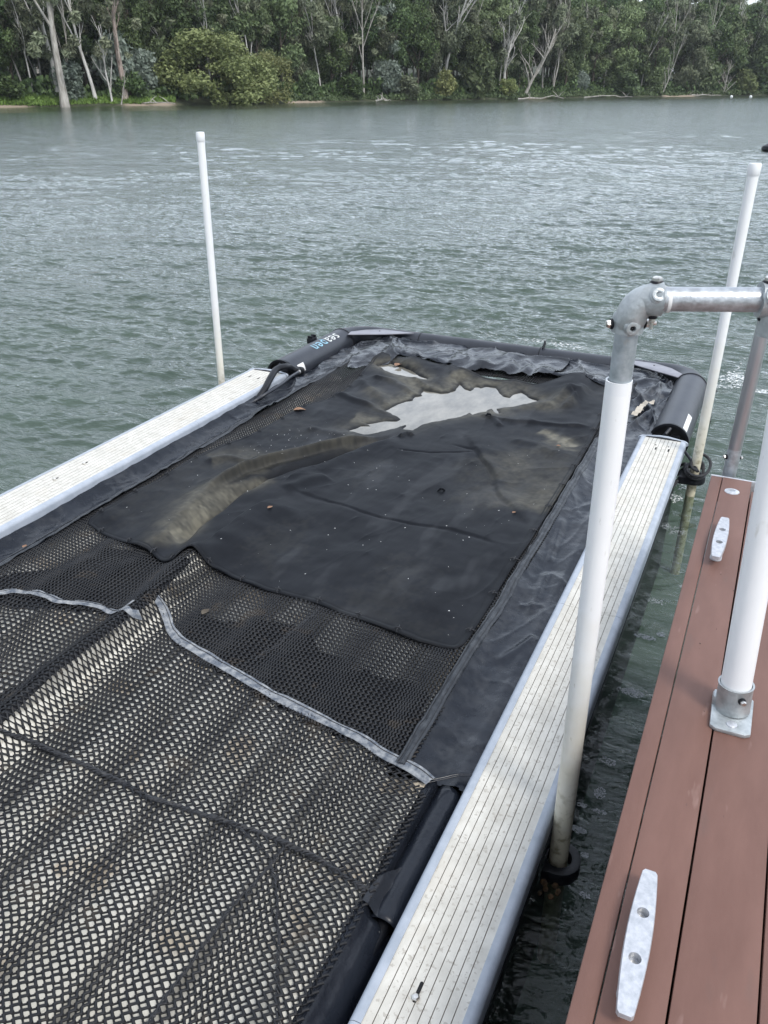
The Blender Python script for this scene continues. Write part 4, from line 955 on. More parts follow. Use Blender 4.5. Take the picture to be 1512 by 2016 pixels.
ribbon(SF([(309, 1183), (318, 1190), (328, 1215), (338, 1245), (352, 1262), (385, 1283), (425, 1305), (480, 1338), (570, 1388), (640, 1422), (720, 1463), (790, 1505), (848, 1543)]), .044, 'binding_strap', m_strap, net, Hn, .012, 110, seed=1, stitch=(.2,))
o = ribbon(SF([(-70, 1158), (0, 1172), (22, 1166), (60, 1168), (115, 1188), (160, 1190), (200, 1198), (240, 1204), (262, 1188)]), .034, 'binding_strap', m_strap, net, Hn, .012, 70, seed=2, wig=.007, stitch=(.2,))
o['label'] = 'torn left end of the grey binding strap'
ribbon(SF([(238, 1205), (258, 1212), (277, 1214)]), .03, 'strap_end', m_strap, net, Hn, .010, 14, seed=3)
def braid(px_pts, name, r=.0065, fn=Hn, off=.006):
    c = sub(SF(px_pts, fn), 10); mb = MB(); s = np.concatenate([[0], np.cumsum(np.linalg.norm(c[1:] - c[:-1], axis=1))]); n = int(s[-1] / .008)
    u = np.linspace(0, s[-1], n); c = np.stack([np.interp(u, s, c[:, k]) for k in range(3)], -1)
    T = np.gradient(c, axis=0); T /= np.linalg.norm(T, axis=1)[:, None]; S_ = np.cross(T, [0, 0, 1.])
    for k in range(3):
        ph = u * 2 * math.pi / .045 + k * 2.094; q = c + S_ * (np.cos(ph) * r * .9)[:, None] + np.array([0, 0, 1.]) * (np.sin(ph) * r * .5 + off)[:, None]
        q += .0016 * rng.normal(size=q.shape) + (S_ * (.006 * fbm(u * 9, u * 0, 2, 5))[:, None]); mb.tube(q, r * .62, 5)
    return mb.build(name, m_netrope, net)
braid([(-90, 1395), (0, 1440), (60, 1462), (150, 1500), (225, 1535), (300, 1575), (345, 1590), (420, 1612), (480, 1632), (560, 1662), (640, 1700), (722, 1755)], 'seam_cord', .0072)
braid([(470, 1632), (530, 1690), (545, 1730), (548, 1880), (550, 2040)], 'seam_cord', .0035)
braid([(560, 1672), (480, 1765), (405, 1860), (330, 1960), (275, 2050)], 'seam_cord', .0035)
braid([(630, 1198), (590, 1235), (545, 1275), (500, 1300)], 'seam_cord', .0045)

# ------------------------------------------------------------ vinyl border round the net
def Hv(X, Y):
    X = np.asarray(X, float); Y = np.asarray(Y, float); b = Hn(X, Y) + .012
    # right side
    zr = .288 - .030 * np.sin(np.clip((X + .82) / .25, 0, 1) * math.pi) - .02 * sstep(-.64, -.58, X)
    # left side: a trough beside the walkway
    zl = .30 - .085 * np.sin(np.clip((-3.10 - X) / .30, 0, 1) * math.pi * .85) ** 1.2
    zl = zl * (1 - sstep(5.2, 5.7, Y)) + sstep(5.2, 5.7, Y) * (.295 - .10 * np.clip((-3.10 - X) / .36, 0, 1))
    # back
    zk = .305 - .05 * np.clip((Y - 6.3) / .6, 0, 1) - .09 * sstep(-3.05, -3.45, X) - .05 * sstep(-.85, -.55, X)
    zr = zr - .03 * sstep(5.2, 5.6, Y) * sstep(-.75, -.56, X)
    z = np.where(X > -.95, zr, np.where(X < -3.0, zl, b)); kb = sstep(6.0, 6.3, Y); z = z * (1 - kb) + zk * kb
    far = sstep(4.2, 5.6, Y)
    z = z + (.010 + .014 * far) * fbm(X * 3.6, Y * 2.4, 2, 90) + .004 * fbm(X * 16, Y * 12, 2, 93) + (.008 + .020 * far) * (ridged(X * 2.9 + Y * 1.1, Y * 1.7, 1, 95) ** 4 - .2) + (.004 + .004 * far) * ridged(X * 5 - Y * 2.1, Y * 2.3 + X * 2, 1, 98) ** 6
    # gathers pulled towards the eyelets and the frame
    z = z + .013 * kb * np.sin(X * 26 + 5 * fbm(X * 2, Y * 3, 2, 97)) * sstep(6.75, 6.3, Y)
    for a, b_, am, wd in (((640, 735), (700, 790), .018, .022), ((655, 735), (740, 780), .016, .02), ((632, 745), (680, 820), .02, .02), ((700, 650), (690, 730), .02, .04), ((730, 655), (790, 720), .016, .025), ((780, 660), (840, 720), .016, .022), ((765, 655), (800, 700), .014, .015),
                           ((1330, 740), (1230, 790), .03, .03), ((1345, 760), (1240, 830), .024, .025), ((1320, 735), (1180, 760), .02, .03), ((1290, 800), (1200, 850), .018, .02), ((1300, 745), (1290, 790), .02, .02),
                           ((1080, 1110), (1040, 1200), .010, .02), ((1060, 1240), (980, 1290), .010, .02), ((1110, 1010), (1080, 1100), .010, .02), ((1075, 1180), (1020, 1180), .008, .015),
                           ((300, 905), (420, 880), .012, .02), ((440, 850), (530, 800), .018, .03), ((530, 800), (600, 790), .014, .02), ((250, 945), (330, 925), .010, .015)):
        z = z + stroke(X, Y, PP([a, b_], .3), am, wd)
    return z
xs = np.linspace(-3.48, -.50, 520); ys = np.linspace(-.5, 6.95, 900); X, Y = np.meshgrid(xs, ys, indexing='ij')
inn = .012 * fbm(Y * 3, X * 0, 2, 66)
mask = ((X > -.835 + inn) & (Y > 1.885 + .015 * np.sin((X + .7) * 30)) & (X < np.where(Y < 5.32, -.588, -.535))) | ((X < -3.105 + inn) & (X > np.where(Y < 5.42, -3.392, -3.46))) | ((Y > 6.24 + inn * 2) & (X > -3.46) & (X < -.545) & (Y < 6.905 - .05 * sstep(.85, .0, X + 1.35) * (vn(X * 9, Y * 0, 3) > .3) - .22 * sstep(-2.98, -3.4, X) - .2 * sstep(-.85, -.55, X)))
me = mesh_np('vinyl_border', np.stack([X, Y, Hv(X, Y)], -1).reshape(-1, 3), grid_quads(520, 900, mask)[:, ::-1])
dust = np.clip(sstep(.5, .72, vn(X * 6, Y * 5, 14) * .6 + vn(X * 22, Y * 19, 15) * .5) * (.15 + .35 * sstep(5.2, 6.2, Y)) * vn(X * 60, Y * 60, 9), 0, .4)
attr(me, 'dust', dust); link('vinyl_border', me, m_vinyl, net)
# loose overlapping flap of the back border
def flap(poly_px, off, fn=Hv, z=.31, name='border_flap', res=.012, rag=.03):
    o = patch(poly_px, name, m_vinyl, net, off, res, z, fn, rag); attr(o.data, 'dust', np.full(len(o.data.vertices), .10)); return o
flap([(884, 722), (892, 680), (1020, 690), (1128, 700), (1118, 712), (1088, 738), (1040, 736), (960, 726)], .018)
flap([(685, 722), (700, 652), (742, 650), (778, 655), (790, 700), (762, 712), (720, 714)], .012)
# worn hems with stitch rows
def hemline(xc, y0, y1, n, seed):
    y = np.linspace(y0, y1, n); x = xc + .008 * fbm(y * 3, y * 0, 3, seed); return np.stack([x, y, 0 * y], -1)
HF = lambda X, Y: np.maximum(Hv(X, Y), Hn(X, Y) + .006)
ribbon(hemline(-.826, 1.90, 6.25, 60, 3), .046, 'border_hem', m_vinylhem, net, HF, .006, 420, .004, .006, 5, stitch=(-.2, .35))
ribbon(hemline(-3.118, -.4, 6.25, 60, 4), .046, 'border_hem', m_vinylhem, net, HF, .006, 420, .004, .006, 6, stitch=(-.2, .35))
xx = np.linspace(-3.04, -.84, 50); ribbon(np.stack([xx, 6.255 + .03 * fbm(xx * 3, xx * 0, 2, 8), 0 * xx], -1), .04, 'border_hem', m_vinyl, net, HF, .006, 300, .004, .010, 7)
# flap end at the strap: stiff folded edge
e = [P(842, 1540, .285), P(870, 1534, .285), P(900, 1527, .285), P(928, 1532, .275)]
ribbon(e, .02, 'border_edge', m_vinyl, net, lambda X, Y: .292 + 0 * X, .0, 16, .003, .001, 9)
# rolled sleeve below the flap, and the vinyl that runs on towards the viewer
def sleeve(y0, y1, x, z, r, name, cap=False, open_=False):
    n = 30; m_ = 26; V = []
    for i in range(n):
        t_ = i / (n - 1); y = y0 + (y1 - y0) * t_
        for k in range(m_):
            a = math.pi * (-.62 + 1.5 * k / (m_ - 1)); rr2 = r * (1 + .06 * float(fbm(y * 6, a, 2, 21)))
            V.append((x + rr2 * math.sin(a) * 1.0, y, z + rr2 * math.cos(a)))
    me = mesh_np(name, V, grid_quads(n, m_)); attr(me, 'dust', np.zeros(len(V)) + .02); o = link(name, me, m_vinyl, net)
    mo = o.modifiers.new('thickness', 'SOLIDIFY'); mo.thickness = .003; return o
sleeve(1.36, 1.90, -.648, .214, .046, 'rolled_sleeve')
MB().tube([(-.650, -.5, .175), (-.650, 1.0, .185), (-.652, 1.3, .20), (-.652, 1.5, .20), (-.648, 1.88, .205)], .026, 22).build('lashing_tube', m_blackrub, net)
xs = np.linspace(-.76, -.60, 50); ys = np.linspace(-.4, 1.90, 300); X, Y = np.meshgrid(xs, ys, indexing='ij')
Zs = .272 - .075 * sstep(-.715, -.60, X) + .010 * np.exp(-((X + .655) / .018) ** 2) + .004 * fbm(X * 14, Y * 9, 3, 31) + .006 * np.sin(Y * 3 + X * 30) * .3
Zs = np.maximum(Zs, 0) - .03 * sstep(-.63, -.60, X) - .05 * sstep(1.34, 1.40, Y) * sstep(-.70, -.68, X)
mk = (X > -.728 + .01 * fbm(Y * 5, X * 0, 2, 35)) & (X < -.61)
me = mesh_np('vinyl_border', np.stack([X, Y, Zs + .004], -1).reshape(-1, 3), grid_quads(50, 300, mk)[:, ::-1]); attr(me, 'dust', 0 * X + .03); link('vinyl_border', me, m_vinyl, net)
yy = np.linspace(-.35, 1.84, 40); ribbon(np.stack([-.712 + .006 * fbm(yy * 4, yy * 0, 2, 8), yy, 0 * yy], -1), .024, 'border_hem', m_vinyl, net, lambda X, Y: .276 + 0 * X, .004, 260, .003, .004, 12)
flap([(714, 1775), (735, 1745), (790, 1700), (772, 1800), (745, 1796)], .010, lambda X, Y: .276 + .012 * fbm(X * 12, Y * 12, 2, 5) - .03 * sstep(-.70, -.66, X), .28, 'torn_flap', .002, .006)

# ------------------------------------------------------------ neoprene cover
cov = thing('cover_sheet', (-1.95, 4.3, .28), 'large black neoprene sheet with grey silt stains sagging over the net', 'cover')
def curve_res(pts, n):
    pts = np.array(pts); s = np.concatenate([[0], np.cumsum(np.hypot(*(pts[1:, :2] - pts[:-1, :2]).T))]); u = np.linspace(0, s[-1], n)
    q = np.stack([np.interp(u, s, pts[:, 0]), np.interp(u, s, pts[:, 1])], -1); k = np.array([1, 2, 3, 2, 1]) / 9
    for _ in range(2):
        r_ = q.copy()
        for c_ in (0, 1): r_[2:-2, c_] = np.convolve(q[:, c_], k, 'valid')
        q = r_
    return q
NU, NV = 460, 620
fr_ = [surf(x, y, Hc) for x, y in [(172, 1030), (200, 1050), (245, 1066), (290, 1080), (338, 1101)]] + [P(376, 1080, .375), P(425, 1100, .345), P(450, 1125, .31)] + [surf(x, y, Hc) for x, y in [(520, 1160), (600, 1180), (700, 1215), (820, 1260), (872, 1274), (898, 1276)]]
lf_ = [surf(x, y, Hc) for x, y in [(172, 1030), (176, 1018), (250, 972), (380, 900), (500, 853), (590, 802), (640, 790), (682, 768), (732, 712), (752, 697)]]
rt_ = [surf(x, y, Hc) for x, y in [(898, 1276), (914, 1268), (932, 1245), (962, 1196), (1002, 1128), (1042, 1068), (1100, 975), (1160, 878), (1195, 800)]] + [P(1250, 742, .3)]
bk_ = [P(752, 697, .31), P(800, 704, .32), P(850, 712, .32), P(900, 722, .32), P(950, 733, .32), P(1000, 742, .32), P(1060, 750, .31), P(1130, 742, .31), P(1190, 738, .31), P(1250, 742, .3)]
Fc, Lc, Rc, Bc = curve_res(fr_, NU), curve_res(lf_, NV), curve_res(rt_, NV), curve_res(bk_, NU)
Lc[0] = Fc[0]; Rc[0] = Fc[-1]; Bc[0] = Lc[-1]; Bc[-1] = Rc[-1]
u = np.linspace(0, 1, NU)[:, None, None]; v = np.linspace(0, 1, NV)[None, :, None]
G = (1 - v) * Fc[:, None] + v * Bc[:, None] + (1 - u) * Lc[None] + u * Rc[None] - ((1 - u) * (1 - v) * Fc[0] + u * (1 - v) * Fc[-1] + (1 - u) * v * Bc[0] + u * v * Bc[-1])
X, Y = G[..., 0], G[..., 1]; Z = Hc(X, Y)
# the rim follows what it lies on, a little sagged at the very edge
U_ = np.broadcast_to(np.linspace(0, 1, NU)[:, None], X.shape); V_ = np.broadcast_to(np.linspace(0, 1, NV)[None, :], X.shape)
edge = np.minimum(np.minimum(U_, 1 - U_) * 2.1, np.minimum(V_, 1 - V_) * 3.6)
Z = Z - .006 * sstep(.008, 0, edge)
silt = np.zeros_like(X)
def addsilt(lst, amt, wd, z=.3, seed=1, wr=None):
    global silt
    Xq = X + .05 * fbm(X * 5, Y * 4, 4, seed + 300); Yq = Y + .07 * fbm(X * 5 + 3, Y * 4, 4, seed + 400)
    s_ = stroke(Xq, Yq, PP(lst, z), 1., wd, wr, .1, .1) + .5 * fbm(X * 9, Y * 5, 4, seed) * stroke(Xq, Yq, PP(lst, z), 1., wd * 1.3, wr, .05, .05)
    silt = np.maximum(silt, amt * np.clip(s_ * 1.25, 0, 1))
addsilt([(315, 1072), (360, 1020), (420, 960), (470, 925), (520, 910)], .42, .11, .32, 3, .05)
addsilt([(335, 1055), (370, 1025), (415, 985)], .95, .04, .32, 4)
addsilt([(330, 1075), (400, 1010), (460, 965), (540, 935)], .6, .06, .29, 6)
addsilt([(455, 925), (520, 903), (600, 880), (700, 850), (760, 842)], .36, .075, .33, 5, .05)
addsilt([(410, 905), (470, 890), (520, 900)], .4, .10, .3, 8)
addsilt([(1055, 842), (1080, 850), (1110, 862), (1128, 874)], 1.0, .055, .3, 7)
addsilt([(1090, 856), (1125, 885)], .5, .06, .3, 9)
addsilt([(990, 880), (1060, 930), (1040, 1010)], .42, .26, .3, 10)
addsilt([(1010, 900), (1080, 890)], .35, .10, .3, 11)
addsilt([(880, 735), (950, 760), (1000, 770), (1040, 775)], .6, .16, .3, 12)
addsilt([(780, 735), (830, 755), (870, 770)], .55, .10, .3, 13)
addsilt([(1000, 795), (1070, 790), (1130, 780)], .55, .12, .3, 14)
addsilt([(690, 815), (760, 822), (800, 825)], .45, .10, .3, 15)
addsilt([(720, 760), (800, 790)], .3, .12, .3, 17)
addsilt([(740, 715), (800, 745), (840, 770)], .4, .08, .3, 18)
for poly, wd in ((PUD, .07), (PUD2, .05)):
    d_ = sdf(X, Y, poly); back_side = sstep(-.02, .05, d_) * np.exp(-(d_ / (wd * 1.6)) ** 2)
    silt = np.maximum(silt, np.where(d_ < 0, .75, back_side * (.55 * sstep(4.9, 5.4, Y) + .2)))
fine = vn(X * 60, Y * 60, 3) * .5 + vn(X * 25, Y * 19, 4) * .5
for poly in (PUD, PUD2): silt = silt * (.25 + .75 * sstep(.0, .035, np.abs(sdf(X, Y, poly))))
silt = np.clip(silt * (.35 + 1.0 * fine) * (.75 + .7 * fbm(X * 3.3, Y * 2.2, 3, 71)) + .05 * sstep(.55, .8, vn(X * 3, Y * 2, 70) * .6 + fine * .4), 0, 1)
dm = np.minimum(np.minimum(U_, 1 - U_) * 2.12, np.minimum(V_, 1 - V_) * 3.55)      # metres from the rim
hem = np.exp(-((dm - .028) / .0035) ** 2) + .8 * np.exp(-((dm - .012) / .003) ** 2) + .7 * sstep(.006, .0, dm)
silt = silt * (1 - np.clip(hem, 0, 1))
Z = Z - .0016 * np.exp(-((dm - .028) / .005) ** 2)
me = mesh_np('cover', np.stack([X, Y, Z], -1).reshape(-1, 3), grid_quads(NU, NV)); attr(me, 'silt', silt); attr(me, 'hem', np.clip(hem, 0, 1))
o = link('sheet', me, m_cover, cov); mo = o.modifiers.new('thickness', 'SOLIDIFY'); mo.thickness = .004; mo.offset = -1
mb = MB()
for side, arr in (('f', np.stack([X[:, 4], Y[:, 4], Z[:, 4]], -1)), ('r', np.stack([X[-4, :], Y[-4, :], Z[-4, :]], -1)), ('l', np.stack([X[3, :], Y[3, :], Z[3, :]], -1))):
    st_ = 42 if side == 'f' else 50
    for i in range(24, len(arr) - 20, st_):      # lacing loops that tie the rim down
        c = arr[i] + np.array([0, 0, .003]); t_ = arr[min(i + 6, len(arr) - 1)] - arr[max(i - 6, 0)]; t_ /= np.linalg.norm(t_); s_ = np.cross(t_, [0, 0, 1])
        o_ = -1 if side == 'l' else 1
        mb = MB(); mb.tube([c - s_ * .022 * o_ - t_ * .008, c - s_ * .012 * o_ + np.array([0, 0, .006]), c + s_ * .012 * o_ + np.array([0, 0, .002]), c + s_ * .02 * o_ + t_ * .006 - np.array([0, 0, .006])], .0026, 6)
        mb.tube([c - t_ * .014 + np.array([0, 0, .003]), c + t_ * .004 + np.array([0, 0, .008]), c + t_ * .016 + np.array([0, 0, .002])], .0026, 6)
        mb.build('lacing', m_netrope, cov)
# small pinched knots in the sheet
for px_, py_ in ((962, 818), (869, 966)):
    c = surf(px_, py_, Hc, .002); mb = MB(); mb.tube([c + np.array([-.02, -.012, -.002]), c + np.array([-.006, 0, .012]), c + np.array([.008, .004, .010]), c + np.array([.018, .014, -.003])], [.003, .009, .007, .003], 8); mb.build('pinched_knot', m_cover, cov)
# rainwater lying in the sag
def water_sheet(poly, z, lab, grow=.05):
    poly = np.array(poly); c = poly.mean(0); x0, y0 = poly.min(0) - grow; x1, y1 = poly.max(0) + grow; res = .012
    m_, n_ = int((x1 - x0) / res) + 2, int((y1 - y0) / res) + 2; X, Y = np.meshgrid(np.linspace(x0, x1, m_), np.linspace(y0, y1, n_), indexing='ij')
    mk = sdf(X, Y, [tuple(p) for p in poly]) < grow
    Z = z + .0006 * fbm(X * 9, Y * 9, 3, 4)
    me = mesh_np('puddle', np.stack([X, Y, Z], -1).reshape(-1, 3), grid_quads(m_, n_, mk)[:, ::-1])
    o = link('puddle', me, m_puddle, None, (c[0], c[1], z)); tag(o, lab, 'puddle')
water_sheet(PUD, ZW + .006, 'large puddle of rainwater with ragged edges in the sag of the black sheet')
water_sheet(PUD2, .276, 'small narrow puddle at the back left corner of the black sheet', .03)

# ------------------------------------------------------------ hoses at the left tube
def smooth_path(pts, n=10):
    pts = [np.array(p, float) for p in pts]; out_ = []
    for i in range(len(pts) - 1):
        p0, p1, p2, p3 = pts[max(i - 1, 0)], pts[i], pts[i + 1], pts[min(i + 2, len(pts) - 1)]
        for t_ in np.linspace(0, 1, n, endpoint=False): out_.append(.5 * ((2 * p1) + (-p0 + p2) * t_ + (2 * p0 - 5 * p1 + 4 * p2 - p3) * t_ ** 2 + (-p0 + 3 * p1 - 3 * p2 + p3) * t_ ** 3))
    out_.append(pts[-1]); return out_
h1 = smooth_path([P(594, 730, .22), P(580, 728, .27), P(566, 722, .36), P(545, 727, .37), P(532, 745, .34), P(520, 768, .29), P(505, 788, .24), P(480, 800, .22)])
hs_ = thing('air_hose', tuple(h1[0]), 'thick black hose looping from the left tube end over the walkway tip', 'hose')
MB().tube(h1, .026, 14).build('hose', m_blackrub, hs_)
t_ = np.array(h1[4]) - np.array(h1[0]); t_ /= np.linalg.norm(t_)
for k in range(4): MB().lathe([(.026, 0), (.033, .003), (.033, .010), (.026, .013)], np.array(h1[0]) + t_ * (.004 + .017 * k), t_, 16).build('coupling_ring', m_blackrub, hs_)
h2 = smooth_path([P(590, 733, .30), P(560, 750, .30), P(535, 768, .29), P(512, 785, .27), P(490, 797, .25)])
h2 = smooth_path([P(589, 732, .26), P(572, 742, .30), P(553, 757, .31), P(525, 775, .29), P(500, 790, .25), P(470, 805, .23)])
h2o = thing('drain_hose', tuple(h2[0]), 'thinner black hose running below the thick looping one', 'hose')
MB().tube(h2, .012, 12).build('hose', m_tube, h2o); MB().lathe([(.012, 0), (.017, .002), (.017, .016), (.012, .018)], h2[0], (np.array(h2[3]) - np.array(h2[0])), 12).build('hose_clamp', m_steelbolt, h2o)

# ------------------------------------------------------------ guide poles
def guide_pole(p, ztop, lab, m, capw=.034, r=.029, leanv=(0, 0)):
    t = thing('guide_pole', (p[0], p[1], 0), lab, 'pole', None)
    top = np.array([p[0] + leanv[0], p[1] + leanv[1], ztop])
    MB().tube([(p[0], p[1], -1.2), (p[0], p[1], 0), tuple(top)], r, 28).build('pipe', m, t)
    MB().lathe([(.001, .0), (r + .001, 0), (r + .0035, .004), (r + .0035, .055), (r + .001, .062), (.001, .064)], top - np.array([0, 0, .055]), n=28).build('pipe_cap', m_pvc, t, angle=50)
    return t
fw = lambda p: -p[0] * sy + p[1] * cy
def ptop(p, px, py): q = PF(px, py, fw(p)); return q
q = ptop(PL_, 394, 262); guide_pole(PL_, q[2], 'white plastic pole standing beyond the left walkway', m_pole_far, r=.0265, leanv=(q[0] - PL_[0], q[1] - PL_[1]))
q = ptop(PR_, 1487, 324); guide_pole(PR_, q[2], 'white plastic pole stained yellow at its foot with black rope round it', m_pole, r=.029, leanv=(q[0] - PR_[0], q[1] - PR_[1]))
# black rope coiled round the right pole
rp_ = thing('rope_coil', tuple(P(1359, 950, .12)), 'black rope coiled round the yellow stained white pole', 'rope')
c0 = np.array([PR_[0], PR_[1], .17]); pts = []
for a in np.linspace(0, 5.2 * math.pi, 90):
    k = a / (5.2 * math.pi); rad = .062 + .022 * math.sin(a * .73) + .01 * math.sin(a * 2.1)
    pts.append(c0 + np.array([rad * math.cos(a + 1) + .012, rad * math.sin(a + 1), .0 + .085 * k + .022 * math.sin(a + .8) * (1 + k)]))
e_ = np.array([RX1 - .03, PR_[1] + .02, .10]); pts = [e_, e_ + np.array([.06, .02, .08])] + pts + [e_ + np.array([.02, .10, .16]), e_ + np.array([-.02, .16, .10])]
MB().tube(smooth_path(pts, 4), .0095, 8).build('rope', m_netrope, rp_)
MB().tube(smooth_path([e_ + np.array([0, -.14, -.02]), e_ + np.array([.045, -.05, .05]), e_ + np.array([.03, .03, .02]), e_ + np.array([.05, .12, .06]), e_ + np.array([0, .2, .0])], 6), .011, 8).build('loose_end', m_netrope, rp_)
MB().tube(smooth_path([P(1408, 770, .1), P(1400, 772, .16), P(1398, 800, .05), P(1395, 830, .02)], 5), .016, 8).build('cleat_rope', m_netrope, rp_)

# ------------------------------------------------------------ galvanised handrail
rail = thing('handrail', tuple(pA), 'galvanised pipe handrail with white plastic sleeves at the dock edge', 'handrail')
FW = 1.81
def F(px, py, f_=FW): return PF(px, py, f_)
RP = .0262; RS = .0305
a_top = F(1234, 655); a_bot = F(1098, 1700, 1.845); a_slv = F(1219, 748)
axis = a_top - a_bot; axis /= np.linalg.norm(axis)
MB().tube([a_bot - axis * .5, a_bot, a_slv], RS, 40, cap=False).build('sleeve', m_pole, rail)
MB().lathe([(RS - .004, -.03), (RS - .004, 0), (RS, 0.0003), (RS, -.03)], a_slv, axis, 40, cap=False).build('sleeve_rim', m_pvc, rail)
MB().tube([a_slv - axis * .3, a_top + axis * .03], RP, 40).build('post_pipe', m_galv_dull, rail)
# elbow fitting
el0 = F(1234, 652); elc = F(1247, 589, FW - .01); el1 = F(1306, 589, FW - .03); rend = F(1494, 590, FW - .05); T0 = F(1538, 592, FW - .055)
hdir = rend - el1; hdir /= np.linalg.norm(hdir); RE = .0345
path = [el0, el0 + axis * .028]
cor = elc; s_pt = cor - axis * .05; e_pt = cor + hdir * .05
for t_ in np.linspace(0, 1, 12): path.append((1 - t_) ** 2 * (s_pt) + 2 * t_ * (1 - t_) * cor + t_ ** 2 * e_pt)
path += [el1 - hdir * .02, el1 - hdir * .004]
o = MB().tube(path, [RE * 1.03, RE * 1.02] + [RE] * 12 + [RE * 1.04, RE * 1.06], 36).build('elbow', m_cast, rail, angle=50)
view = np.array([sy, -cy, .25]); view /= np.linalg.norm(view)
def screw(c, dr, par, r=.0135, plain=False):
    dr = dr / np.linalg.norm(dr)
    q = MB().lathe([(r * 1.25, -.006), (r * 1.25, .001), (r * 1.0, .004), (r * .98, .008), (r * .72, .009), (r * .45, .0085), (r * .42, .003), (.0005, .003)], c, dr, 24).build('set_screw', m_cast, par, angle=40)
    MB().lathe([(r * .42, .0), (.0005, .0001)], np.array(c) + dr * .0034, dr, 6, cap=False).build('screw_socket', m_dark, q)
def hexbolt(c, dr, par, r=.0095, tail=False):
    dr = np.array(dr) / np.linalg.norm(dr)
    q = MB().lathe([(r * 1.25, 0), (r * 1.3, .003), (r * 1.1, .0065)], c, dr, 20).build('rubber_washer', m_blackrub, par)
    MB().lathe([(r * .95, .0), (r * .95, .0065), (r * .7, .009), (.0005, .0095)], np.array(c) + dr * .006, dr, 6).build('bolt_head', m_steelbolt, q)
    if tail: MB().lathe([(r * .5, 0), (r * .5, .016), (.0005, .0165)], np.array(c) + dr * .014, dr, 10).build('bolt_tail', m_steelbolt, q)
toward = -(np.array([-sy, cy, 0]) * cp + np.array([0, 0, -1]) * sp); toward = toward / np.linalg.norm(toward)
def perp(v_, ax): v_ = v_ - ax * np.dot(v_, ax); return v_ / np.linalg.norm(v_)
tv = perp(toward, axis); th = perp(toward, hdir); upv = perp(np.array([0, 0, 1.]), hdir); sv = np.cross(axis, tv); sv = sv if np.dot(sv, [cy, sy, 0]) > 0 else -sv
cA = F(1236, 637); screw(cA + tv * RE, tv, o, .0148); hexbolt(cA - sv * (RE - .001), -sv, o); hexbolt(cA + sv * (RE - .001), sv, o, tail=True)
cB = F(1289, 590, FW - .02); screw(cB + th * RE, th, o, .0148); hexbolt(cB + upv * RE, upv, o, .0115); hexbolt(cB - upv * RE, -upv, o, .0085, tail=True)
MB().tube([el1 - hdir * .03, rend + hdir * .03], RP * 1.0, 40).build('rail_pipe', m_galv, rail)
MB().lathe([(RP + .0008, 0), (RP + .0012, .001), (RP + .0012, .007), (RP + .0008, .008)], F(1311, 590, FW - .03), hdir, 36, cap=False).build('paint_band', m_wlabel, rail)
# T fitting above post B
o = MB().tube([rend, T0 + hdir * .045], RE * 1.08, 36).tube([T0 - np.array([0, 0, .02]), T0 - np.array([0, 0, .075])], RE * 1.08, 36).build('tee_fitting', m_cast, rail, angle=50)
cT = F(1508, 592, FW - .05); screw(cT + th * RE * 1.06, th, o, .0148); hexbolt(cT + upv * RE * 1.06, upv, o, .0115); hexbolt(cT - upv * RE * 1.06, -upv, o, .0085, tail=True)
# post B in its sleeve, with base flange on the deck
ZD = .86
RB = .0385
b_bot = P(1449, 1349, ZD + .085); b_top = T0 - np.array([0, 0, .07])
q = F(1553, 740, -b_top[0] * sy + b_top[1] * cy); b_top = np.array([q[0], q[1], b_top[2]])
bx_ = b_top - b_bot; bx_ /= np.linalg.norm(bx_)
MB().tube([b_bot - bx_ * .03, b_top], [RB, RB * .9], 40).build('sleeve', m_pvc, rail)
MB().tube([b_top - bx_ * .01, T0], RP, 30).build('post_pipe', m_galv_dull, rail)
fl = b_bot - bx_ * .088; fl[2] = ZD
o = MB().lathe([(.045, .012), (.044, .03), (.0435, .088), (.0455, .092), (.0405, .092), (.040, .06)], fl, bx_, 36, cap=False).build('base_socket', m_cast, rail, angle=50)
poly = [(-.050, -.088), (-.036, -.098), (.036, -.098), (.050, -.088), (.052, .03), (.052, .055), (.040, .068), (-.040, .068), (-.052, .055), (-.052, .03)]
ra = R(1); poly = [(fl[0] + x * math.cos(ra) - y * math.sin(ra), fl[1] + x * math.sin(ra) + y * math.cos(ra)) for x, y in poly]
MB().prism(poly, ZD, ZD + .012).build('base_flange', m_cast, rail, bevel=.003)
fv = perp(toward, bx_); hexbolt(fl + bx_ * .066 + fv * .0435, fv, o, .008)
MB().lathe([(.0135, 0), (.013, .003), (.010, .005), (.001, .0055)], (fl[0] - .068 * math.sin(-ra) * 0 + .004, fl[1] - .070, ZD + .012), n=20).build('anchor_bolt', m_castalu, rail)
MB().box(fl + np.array([-.046, .012, .022]), (.012, .035, .034)).build('flange_lug', m_cast, rail, bevel=.004)

# ------------------------------------------------------------ aluminium post at the dock end
pc = P(1437, 926, ZD); qc = PF(1522, 560, fw(pc)); qd = pc + (qc - pc) * 1.35
post = thing('dock_post', tuple(pc), 'bare aluminium post bolted behind the far end of the brown dock', 'post')
cax = (qd - pc) / np.linalg.norm(qd - pc)
MB().tube([pc - cax * .5, qd], .0270, 36).build('tube', m_alu, post)
MB().tube([pc - cax * .2, pc + cax * .10], .0283, 36).build('dock_socket', m_galv, post)
rt3 = np.array([cy, sy, 0]); hexbolt(pc + cax * .065 - rt3 * .028, -rt3, post, .009); hexbolt(pc + cax * .06 + rt3 * .028, rt3, post, .007)

